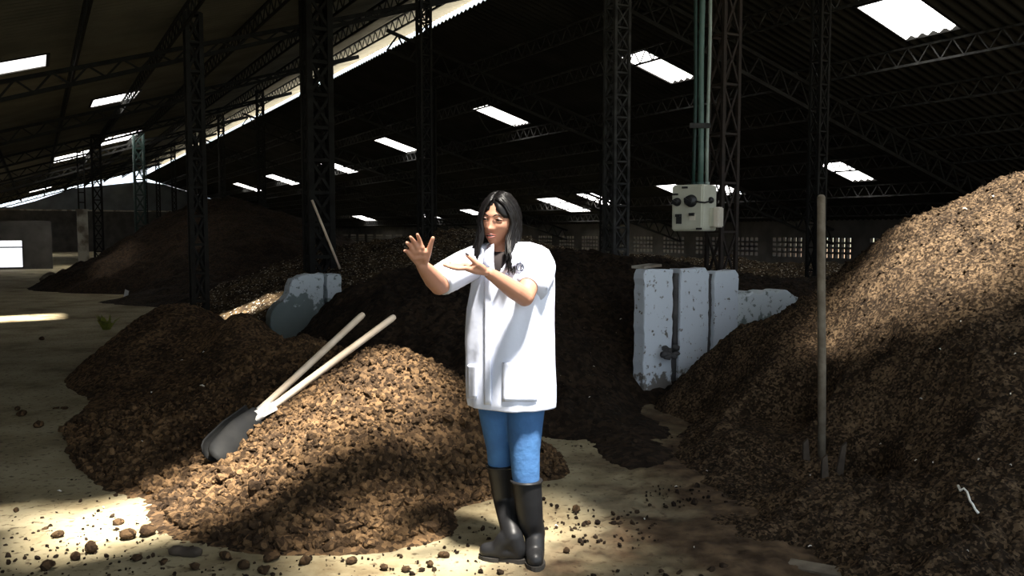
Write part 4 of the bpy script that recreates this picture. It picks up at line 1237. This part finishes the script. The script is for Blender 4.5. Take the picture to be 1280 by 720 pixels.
    for k in range(4):
        a = P(*kn[k]); b = P(*tp[k]); w0 = P(*wr0[k])
        m1 = a*.56+b*.44 + Vector((0, 0, -.005)); m2 = a*.24+b*.76 + Vector((0, 0, -.003))
        body.chain([w0, w0*.5+a*.5 + Vector((0, 0, -.003)), a], [.0155, .0145, .0112], 12)
        body.chain([a, m1, m2, b], [.0098, .0092, .0084, .0068], 12)
    th0, th1, th2, th3 = P(603,336,3.340), P(596.5,330.5,3.308), P(590,324.5,3.296), P(583.8,319.2,3.290)
    body.chain([th0, th1, th2, th3], [.0175, .0125, .0095, .0078], 12)
    body.capsule(P(590,334.5,3.306), th1, .0125, .011, 12)
    lthumb = (th3, (th3-th2).normalized())
    # legs
    hipR = P(617, 488, 3.72); hipL = P(658, 490, 3.68)
    knR = P(625, 582, 3.72); knL = P(656, 590, 3.63)
    anR = P(640, 655, 3.795); anL = P(667, 670, 3.65); mdR = P(630.5, 622, 3.762); mdL = P(662, 645, 3.632)
    body.chain([P(638, 470, Yb+.01), hipR, knR, mdR, anR], [.10, .072, .044, .040, .030], 16)
    body.chain([P(638, 470, Yb+.01), hipL, knL, mdL, anL], [.10, .072, .046, .042, .032], 16)
    ob = part(body, 'body', M['skin'], root)
    realise(ob, [('REMESH', dict(mode='VOXEL', voxel_size=0.0036, use_smooth_shade=True)), ('SMOOTH', dict(factor=0.5, iterations=3))])

    # ---------- face parts
    for s in (-1, 1):
        mb = MB(); c = hl(s*.0310, -.0715, .0135)
        mb.lathe([(0.0, -.0112), (.006, -.0098), (.0098, -.006), (.0112, 0), (.0098, .006), (.006, .0098), (0, .0112)], c, RH @ Vector((0, -1, 0)), 18)
        e = part(mb, 'eye', M['eye'], root, True)
        mb = MB(); mb.lathe([(.0066, .0086), (.0064, .0106), (.004, .0121), (0, .0126)], c, RH @ Vector((s*.12-.05, -1, -.12)), 14); subpart(mb, 'iris', M['iris'], e, True)
        # lids
        mb = MB(); n = 11
        for sg, zo in ((1, .0046), (-1, -.0040)):
            pts = [c + RH @ Vector((.0152*math.cos(t), -.0088 + .0075*abs(math.cos(t))**2, zo*math.sin(t)*1.0)) for t in np.linspace(.05, math.pi-.05, n)]
            mb.tube(pts, [.0018] + [.0036]*(n-2) + [.0018], 8)
        lid = part(mb, 'eyelid', M['skin'], root, True)
        mb = MB(); pts = [c + RH @ Vector((.0158*math.cos(t), -.0118 + .0075*abs(math.cos(t))**2, .0030*math.sin(t)+.0002)) for t in np.linspace(.08, math.pi-.08, n)]
        mb.tube(pts, [.0010] + [.0021]*(n-2) + [.0010], 8); subpart(mb, 'eyelash', M['hair'], lid, True)
        mb = MB(); pts = [hl(s*(.012+.036*t), -.0905+.019*t*t, .0300+.007*math.sin(math.pi*min(1, t*1.15))) for t in np.linspace(0, 1, 9)]
        mb.tube(pts, [.0022, .0032, .0036, .0036, .0034, .003, .0026, .002, .0012], 8, flat=.8); part(mb, 'eyebrow', M['hair'], root, True)
    def mouth_pt(t, zz, out): return hl(.0235*t, -.0965 + .017*t*t - out, -.0535 + zz)
    ts = np.linspace(-1, 1, 15)
    mb = MB()
    mb.tube([mouth_pt(t, .0062*(1-t*t)+.0012, .0012) for t in ts], [.0012+.0030*(1-t*t) for t in ts], 8, flat=.9)
    mb.tube([mouth_pt(t, -.0068*(1-t*t)+.0005, .0010) for t in ts], [.0012+.0037*(1-t*t) for t in ts], 8, flat=.9)
    part(mb, 'lips', M['lip'], root, True)
    mb = MB(); mb.tube([mouth_pt(t*.8, -.0003, -.0005) for t in ts], [.0006+.0042*(1-t*t) for t in ts], 8, flat=.5); part(mb, 'mouth_opening', M['iris'], root, True)
    mb = MB(); mb.tube([mouth_pt(t*.7, .0022, .0004) for t in ts], [.0004+.0018*(1-t*t) for t in ts], 8, flat=.5); part(mb, 'teeth', M['eye'], root, True)
    mb = MB(); c = hl(-.074, .004, -.045); n = 18
    mb.tube([c + RH @ Vector((.002*math.sin(2*math.pi*k/n), .012*math.cos(2*math.pi*k/n), .016*math.sin(2*math.pi*k/n))) for k in range(n+1)], .0016, 6, cap=False)
    part(mb, 'earring', M['gold'], root, True)
    # nail on the thumb
    mb = MB(); b, d = lthumb; mb.capsule(b - d*.004 + Vector((0, -.003, .0035)), b + d*.005 + Vector((0, -.002, .004)), .0052, .0042, 10)
    part(mb, 'thumb_nail', M['nail'], root, True)

    # ---------- hair
    hr = random.Random(4)
    mb = MB()
    # cap over the skull
    vs = []; fs = []; na, nb = 22, 48
    idx = {}
    def shell(d, off):
        r = head_r(d); return hl(*[q*(r+off) for q in d])
    def hairline(d):
        # open window of the face
        x, y, z = d
        if y > 0.05: return z > -0.75
        lim = 0.84 - 0.62*min(1, abs(x)/0.62)**0.8           # forehead
        return z > lim or abs(x) > 0.80
    for i in range(na+1):
        th = math.pi*0.80*i/na
        for j in range(nb):
            ph = 2*math.pi*j/nb
            d = (math.sin(th)*math.sin(ph), -math.sin(th)*math.cos(ph), math.cos(th))
            idx[i, j] = len(vs); vs.append(shell(d, .010) if hairline(d) else shell(d, -.006))
    for i in range(na):
        for j in range(nb):
            j2 = (j+1) % nb
            fs.append((idx[i, j], idx[i, j2], idx[i+1, j2], idx[i+1, j]))
    mb.add(vs, fs)
    # locks combed from the parting, falling past the shoulders
    def lock(px_, t0, side, spread, zend, w, bulge=.5):
        """t0 0..1 runs along the parting from forehead to nape; spread lets a lock fall nearer the face or the back"""
        al = math.radians(60 + 85*t0)                     # along the parting
        d0 = Vector((side*.04, -math.sin(math.pi/2 - (al - math.pi/2)) if False else -math.cos(al-math.radians(0))*1.0, math.sin(al)))
        d0.normalize()
        pts = []
        az = math.radians((-62 if side < 0 else -30) + (118 if side < 0 else 88)*spread)                # where on the head's side it comes down (0 = ear)
        d1 = Vector((side*math.cos(az), math.sin(az), 0.0)); d1.normalize()
        for k in range(7):
            t = k/6
            d = (d0*(1-t) + d1*t + Vector((side*.25, 0, .35))*math.sin(math.pi*t)*bulge).normalized()
            r = head_r(d) + .010 + .006*hr.random()
            pts.append(hl(d.x*r, d.y*r, d.z*r))
        last = pts[-1]; cz = HC.z
        zb = P(0, zend, last.y).z
        steps = 6
        outx = 0.012*hr.uniform(-.6, 1)
        for k in range(1, steps+1):
            t = k/steps
            ww = .006*math.sin(t*5+hr.random()*3)
            q = Vector((last.x, last.y, last.z*(1-t) + zb*t))
            tuck = RH @ Vector((side*(-.012*math.sin(math.pi*min(1, t*1.2)) + outx*t + .012*t), -.022*t*(1-spread)*1.2 + .010*t*spread - (.055*t*t if side > 0 else 0), 0))
            pts.append(q + tuck + Vector((ww, ww*.5, 0)))
        n = len(pts); rad = [w*(.6 if k == 0 else 1.0 if k < n-4 else 1.0-.75*((k-(n-5))/4)) for k in range(n)]
        mb.tube(pts, rad, 7, flat=.75)
    for side in (-1, 1):
        for k in range(95):
            spread = hr.random()**0.9
            t0 = hr.uniform(0, .95) if spread > .35 else hr.uniform(0, .5)
            zend = hr.uniform(316, 333) if side < 0 else hr.uniform(322, 342)
            lock(0, t0, side, spread, zend, hr.uniform(.0055, .0095))
    for side in (-1, 1):
        for k in range(26):
            lock(0, hr.uniform(-.02, .16), side, hr.uniform(0, .12), hr.uniform(318, 336), .0075, hr.uniform(.05, .45))
    hair = part(mb, 'hair', M['hair'], root, True)

    # ---------- coat
    yaw = math.radians(-17)
    cxv, sxv = math.cos(yaw), math.sin(yaw)
    # rows: (photo row, centre column, half width px, half depth m)
    rows = [(506,640.5,53,.150),(500,640,54,.152),(480,639.5,55,.150),(455,638.5,55.5,.147),(430,637.5,55.5,.142),(405,637.5,54.5,.137),(385,638,54,.134),(365,640,52.5,.133),
            (348,641,51.5,.130),(334,641.5,50,.122),(323,641,48,.112),(315,640,45.5,.100),(309,639,41,.088),(305,637.5,33,.076),(302.5,636,26,.068)]
    n = 96
    scale = Yb/F
    def ring(r, grow=0.0):
        y_, cx, hw, hd = r
        c = P(cx, y_, Yb+.015)
        out = []
        a = hw*scale*1.0 + grow; b = hd + grow
        # half width seen in the picture -> half width of the turned ellipse
        a = math.sqrt(max(1e-4, (a*a - (b*sxv)**2)))/cxv
        for j in range(n):
            t = 2*math.pi*j/n
            e = 0.86
            x = a*math.copysign(abs(math.sin(t))**e, math.sin(t)); y = -b*math.copysign(abs(math.cos(t))**e, math.cos(t))
            fold = 0.0
            low = max(0, min(1, (y_-380)/110))
            fold = low*(.006*math.sin(5*t+.6) + .004*math.sin(9*t+1.7+y_*.01)) + .0025*math.sin(13*t+y_*.06)
            k = 1 + fold/max(.05, math.hypot(x, y))
            out.append(c + Vector((cxv*x*k - sxv*y*k, sxv*x*k + cxv*y*k, 0)))
        return out
    # resample rows finely
    fine = []
    for a_, b_ in zip(rows[:-1], rows[1:]):
        m_ = 4
        for k in range(m_): fine.append(tuple(a_[q] + (b_[q]-a_[q])*k/m_ for q in range(4)))
    fine.append(rows[-1])
    rings = [ring(r) for r in fine]
    mb = MB(); vs = [q for r in rings for q in r]; fs = []
    top = len(rings)
    tF = math.radians(-10)                                # front centre as seen (t=0 faces the camera turned by yaw)
    for i in range(top-1):
        ymid = (fine[i][0] + fine[i+1][0])/2
        vv = max(0, (345-ymid)/42)*math.radians(33)        # neckline opens upwards from row 345
        for j in range(n):
            t = 2*math.pi*(j+.5)/n
            if t > math.pi: t -= 2*math.pi
            if abs(t - tF) < vv: continue
            j2 = (j+1) % n
            fs.append((i*n+j, i*n+j2, (i+1)*n+j2, (i+1)*n+j))
    mb.add(vs, fs)
    # sleeves
    def sleeve(pts, rad, dirn):
        pts = [Vector(q) for q in pts]
        k0 = len(mb.v)
        # smooth spline through the points
        fp = []; fr = []
        for a_ in range(len(pts)-1):
            for k in range(5):
                t = k/5; fp.append(pts[a_]*(1-t)+pts[a_+1]*t); fr.append(rad[a_]*(1-t)+rad[a_+1]*t)
        fp.append(pts[-1]); fr.append(rad[-1])
        hrn = random.Random(int(rad[0]*1e5)); N_ = len(fp)
        fr = [q*(1+.018*math.sin(3.1*k)) for k, q in enumerate(fr)]
        mb.tube(fp, fr, 30, cap=False)
        # turned-in hem
        d = (fp[-1]-fp[-2]).normalized()
        mb.tube([fp[-1], fp[-1]+d*.002, fp[-1]-d*.03], [fr[-1], fr[-1]*.97, fr[-1]*.90], 30, cap=False)
    sleeve([P(617,323,Yb+.01), P(602,324,Yb), P(580,334,3.63), P(562,344,3.565), P(549.5,351,3.525)], [.060, .070, .072, .070, .066], 0)
    sleeve([P(664,321,Yb+.02), P(672,324,Yb+.025), P(675,334,Yb+.01), P(672,346,3.63), P(664,359,3.555)], [.060, .064, .070, .072, .072], 0)
    coat = part(mb, 'lab_coat', M['coat'], root, True)
    realise(coat, [('SOLIDIFY', dict(thickness=0.004, offset=-1.0))])
    def on_coat(px, py, out=0.004):
        """point on the front of the coat at a pixel"""
        # find ring by row, then the frontmost crossing in x
        k = min(range(len(fine)), key=lambda q: abs(fine[q][0]-py))
        best = None
        R_ = rings[k]
        for j in range(n):
            a_ = R_[j]; b_ = R_[(j+1) % n]
            pa = 640 + a_.x/(a_.y)*F; pb = 640 + b_.x/(b_.y)*F
            if (pa-px)*(pb-px) <= 0 and abs(pa-pb) > 1e-9:
                t = (px-pa)/(pb-pa); q = a_*(1-t)+b_*t
                if best is None or q.y < best.y: best = q
        if best is None: best = min(R_, key=lambda q: abs(640+q.x/q.y*F-px) + (0 if q.y < Yb else 50))
        return P(px, py, best.y - out)
    def sheet(grid, thick, m, nm):
        mb = MB(); nr = len(grid); nc = len(grid[0])
        mb.add([q for r in grid for q in r], [(i*nc+j, i*nc+j+1, (i+1)*nc+j+1, (i+1)*nc+j) for i in range(nr-1) for j in range(nc-1)])
        o_ = subpart(mb, nm, m, coat, True)
        realise(o_, [('SOLIDIFY', dict(thickness=thick, offset=0.0))])
        return o_
    def rect(x0, x1, y0, y1, nx=10, ny=12, out=.004): return [[on_coat(x0+(x1-x0)*i/nx, y0+(y1-y0)*j/ny, out + .002*math.sin(math.pi*i/nx)) for i in range(nx+1)] for j in range(ny+1)]
    sheet(rect(628, 671, 453, 502), .004, M['coat'], 'pocket')
    sheet(rect(584.5, 596, 456, 498, 5), .004, M['coat'], 'pocket')
    sheet(rect(605.5, 614, 347, 506, 4, 26, .006), .006, M['coat'], 'front_placket')
    # collar: two lapels folded out beside the neck opening
    def lapel(inner, outer):
        g_ = []
        for (a_, b_) in zip(inner, outer):
            g_.append([P(*a_)*(1-t) + P(*b_)*t + Vector((0, -.008*math.sin(math.pi*t), 0)) for t in (0, .25, .5, .75, 1)])
        return sheet(g_, .005, M['coat'], 'collar')
    lapel([(617.5,305,3.60), (617,315,3.565), (617,328,3.545), (619.5,346,3.545)], [(611,307,3.63), (606,316,3.59), (604,326,3.565), (617,348,3.548)])
    lapel([(645,305,3.60), (641,315,3.572), (633,328,3.548), (620.5,346,3.545)], [(655,307,3.63), (655,318,3.585), (650,328,3.562), (622.5,348,3.548)])
    # round emblem on the breast
    mb = MB()
    from mathutils.bvhtree import BVHTree
    trees = [BVHTree.FromPolygons([v.co[:] for v in q.data.vertices], [tuple(f.vertices) for f in q.data.polygons]) for q in [coat] + list(coat.children)]
    eye0 = Vector((0, 0, H)) - root.location
    def em(px, py):
        d = (P(px, py, 3.5) - Vector((0, 0, H))).normalized()
        ds = [h_[3] for h_ in (t_.ray_cast(eye0, d) for t_ in trees) if h_[0] is not None]
        return Vector((0, 0, H)) + d*((min(ds) if ds else 3.6) - .004)
    ringp = [em(650+4.6*math.cos(a_), 334+4.9*math.sin(a_)) for a_ in np.linspace(0, 2*math.pi, 25)]
    mb.tube(ringp, .0022, 6, cap=False)
    for dy in (-1.5, 0, 1.5): mb.tube([em(650.5, 334+dy-1.0), em(652.5, 334+dy)], .0018, 6)
    subpart(mb, 'emblem', M['ink'], coat)

    # ---------- dark shirt showing in the neck opening
    mb = MB(); mb.chain([P(629, 335, Yb+.003), P(637, 358, Yb+.012), P(638, 400, Yb+.02)], [.094, .111, .105], 24)
    part(mb, 'shirt', M['shirt'], root, True)
    # ---------- jeans
    mb = MB()
    wa = P(638.5, 440, Yb+.02)
    mb.chain([wa, P(638.5, 478, Yb+.02)], [.125, .135], 26)
    mb.chain([P(618, 486, 3.715), P(620, 520, 3.715), P(624.5, 560, 3.725), P(625.5, 584, 3.73), P(627.5, 606, 3.745)], [.088, .075, .060, .055, .043], 26)
    mb.chain([P(658.5, 488, 3.68), P(656.5, 525, 3.66), P(656, 565, 3.64), P(657.5, 601, 3.625), P(660, 622, 3.628)], [.090, .081, .067, .060, .046], 26)
    jeans = part(mb, 'jeans', M['denim'], root)
    realise(jeans, [('REMESH', dict(mode='VOXEL', voxel_size=0.006, use_smooth_shade=True)), ('SMOOTH', dict(factor=0.5, iterations=6))])

    # ---------- boots
    def boot(topc, mid, ank, heel, ball, toe, lab, rs):
        mb = MB()
        mb.chain([topc, mid, ank], [rs[0], rs[1], rs[2]], 24)
        up = Vector((0, 0, 1))
        mb.chain([ank, heel + up*.012], [rs[2], .040], 20)
        mb.chain([ank + Vector((0,0,-.01)), ank*.45 + ball*.55 + up*.016, ball], [rs[2]*.95, .044, .043], 20)
        mb.chain([heel, ball, toe], [.038, .043, .036], 20)
        b_ = part(mb, 'boot', M['rubber'], root)
        realise(b_, [('REMESH', dict(mode='VOXEL', voxel_size=0.006, use_smooth_shade=True)), ('SMOOTH', dict(factor=0.5, iterations=5))])
        # flatten the underside and cut the shaft level at its rim
        zt = topc.z
        zoff = root.location.z
        for v in b_.data.vertices:
            if v.co.z < .010: v.co.z = .010
            if v.co.z > zt: v.co.z = zt
        b_['label'] = lab
        mb = MB(); n_ = 20
        d = (toe-heel); d.z = 0; L = d.length; d.normalize(); s_ = Vector((-d.y, d.x, 0))
        prof = [(-.042, 0), (-.038, .026), (-.01, .036), (.08, .033), (L*.55, .040), (L*.85, .044), (L+.01, .036), (L+.034, .018), (L+.040, 0)]
        outl = [heel + d*a_ + s_*w_ for a_, w_ in prof] + [heel + d*a_ - s_*w_ for a_, w_ in reversed(prof[1:-1])]
        lo_ = [Vector((q.x, q.y, 0.001)) for q in outl]; hi_ = [Vector((q.x, q.y, .022)) for q in outl]; m_ = len(outl)
        mb.add(lo_ + hi_, [tuple(reversed(range(m_))), tuple(range(m_, 2*m_))] + [(i, (i+1) % m_, m_+(i+1) % m_, m_+i) for i in range(m_)])
        subpart(mb, 'sole', M['sole'], b_)
        mb = MB(); k_ = 24
        mb.tube([topc + Vector((rs[0]*1.02*math.cos(2*math.pi*k/k_), rs[0]*1.02*math.sin(2*math.pi*k/k_), -.006)) for k in range(k_+1)], .005, 6, cap=False)
        subpart(mb, 'rim', M['rubber'], b_, True)
    fl = lambda px, py, z: Vector(G(px, py, z))
    hR = fl(647, 690, .045); tR = fl(609, 688, .040)
    boot(P(625.5, 580, 3.73), P(631, 625, 3.765), Vector((hR.x*.85+tR.x*.15, hR.y, .115)), hR, hR*.40+tR*.60 + Vector((0,0,.004)), tR, 'black rubber boot turned to the left of the photo', (.0625, .053, .046))
    hL = fl(668.5, 694, .045); hL.y = 3.665; hL.x = P(668, 690, 3.665).x; tL = Vector((P(669.5, 700, 3.50).x, 3.535, .040))
    boot(P(658, 599, 3.625), P(663, 650, 3.635), Vector((hL.x, hL.y-.012, .115)), hL, hL*.45+tL*.55 + Vector((0,0,.004)), tL, 'black rubber boot pointing at the camera', (.0665, .057, .049))
woman()

# ------------------------------------------------------------------ camera, sun, sky
cam = D.cameras.new('camera'); co = D.objects.new('camera', cam); C.objects.link(co)
co.location = (0, 0, H); co.rotation_euler = (math.pi/2 - PITCH, 0, 0)
cam.sensor_width = 36; cam.lens = 36*F/1280; cam.clip_end = 400
bpy.context.scene.camera = co

sun = D.lights.new('sun', 'SUN'); sun.energy = 66.0; sun.angle = math.radians(6); sun.color = (1.0, 0.95, 0.87)
so = D.objects.new('sun', sun); C.objects.link(so)
so.rotation_euler = SUN.to_track_quat('Z', 'Y').to_euler()

w = D.worlds.new('sky'); bpy.context.scene.world = w; w.use_nodes = True
bg = w.node_tree.nodes['Background']; bg.inputs['Color'].default_value = (0.80, 0.90, 1.0, 1); bg.inputs['Strength'].default_value = 2.2

sc = bpy.context.scene
sc.view_settings.view_transform = 'Standard'; sc.view_settings.look = 'None'
sc.view_settings.exposure = 0.0; sc.view_settings.gamma = 1.0; sc.view_settings.use_curve_mapping = False
sc.cycles.max_bounces = 8; sc.cycles.diffuse_bounces = 4; sc.cycles.transparent_max_bounces = 8
sc.cycles.use_denoising = True
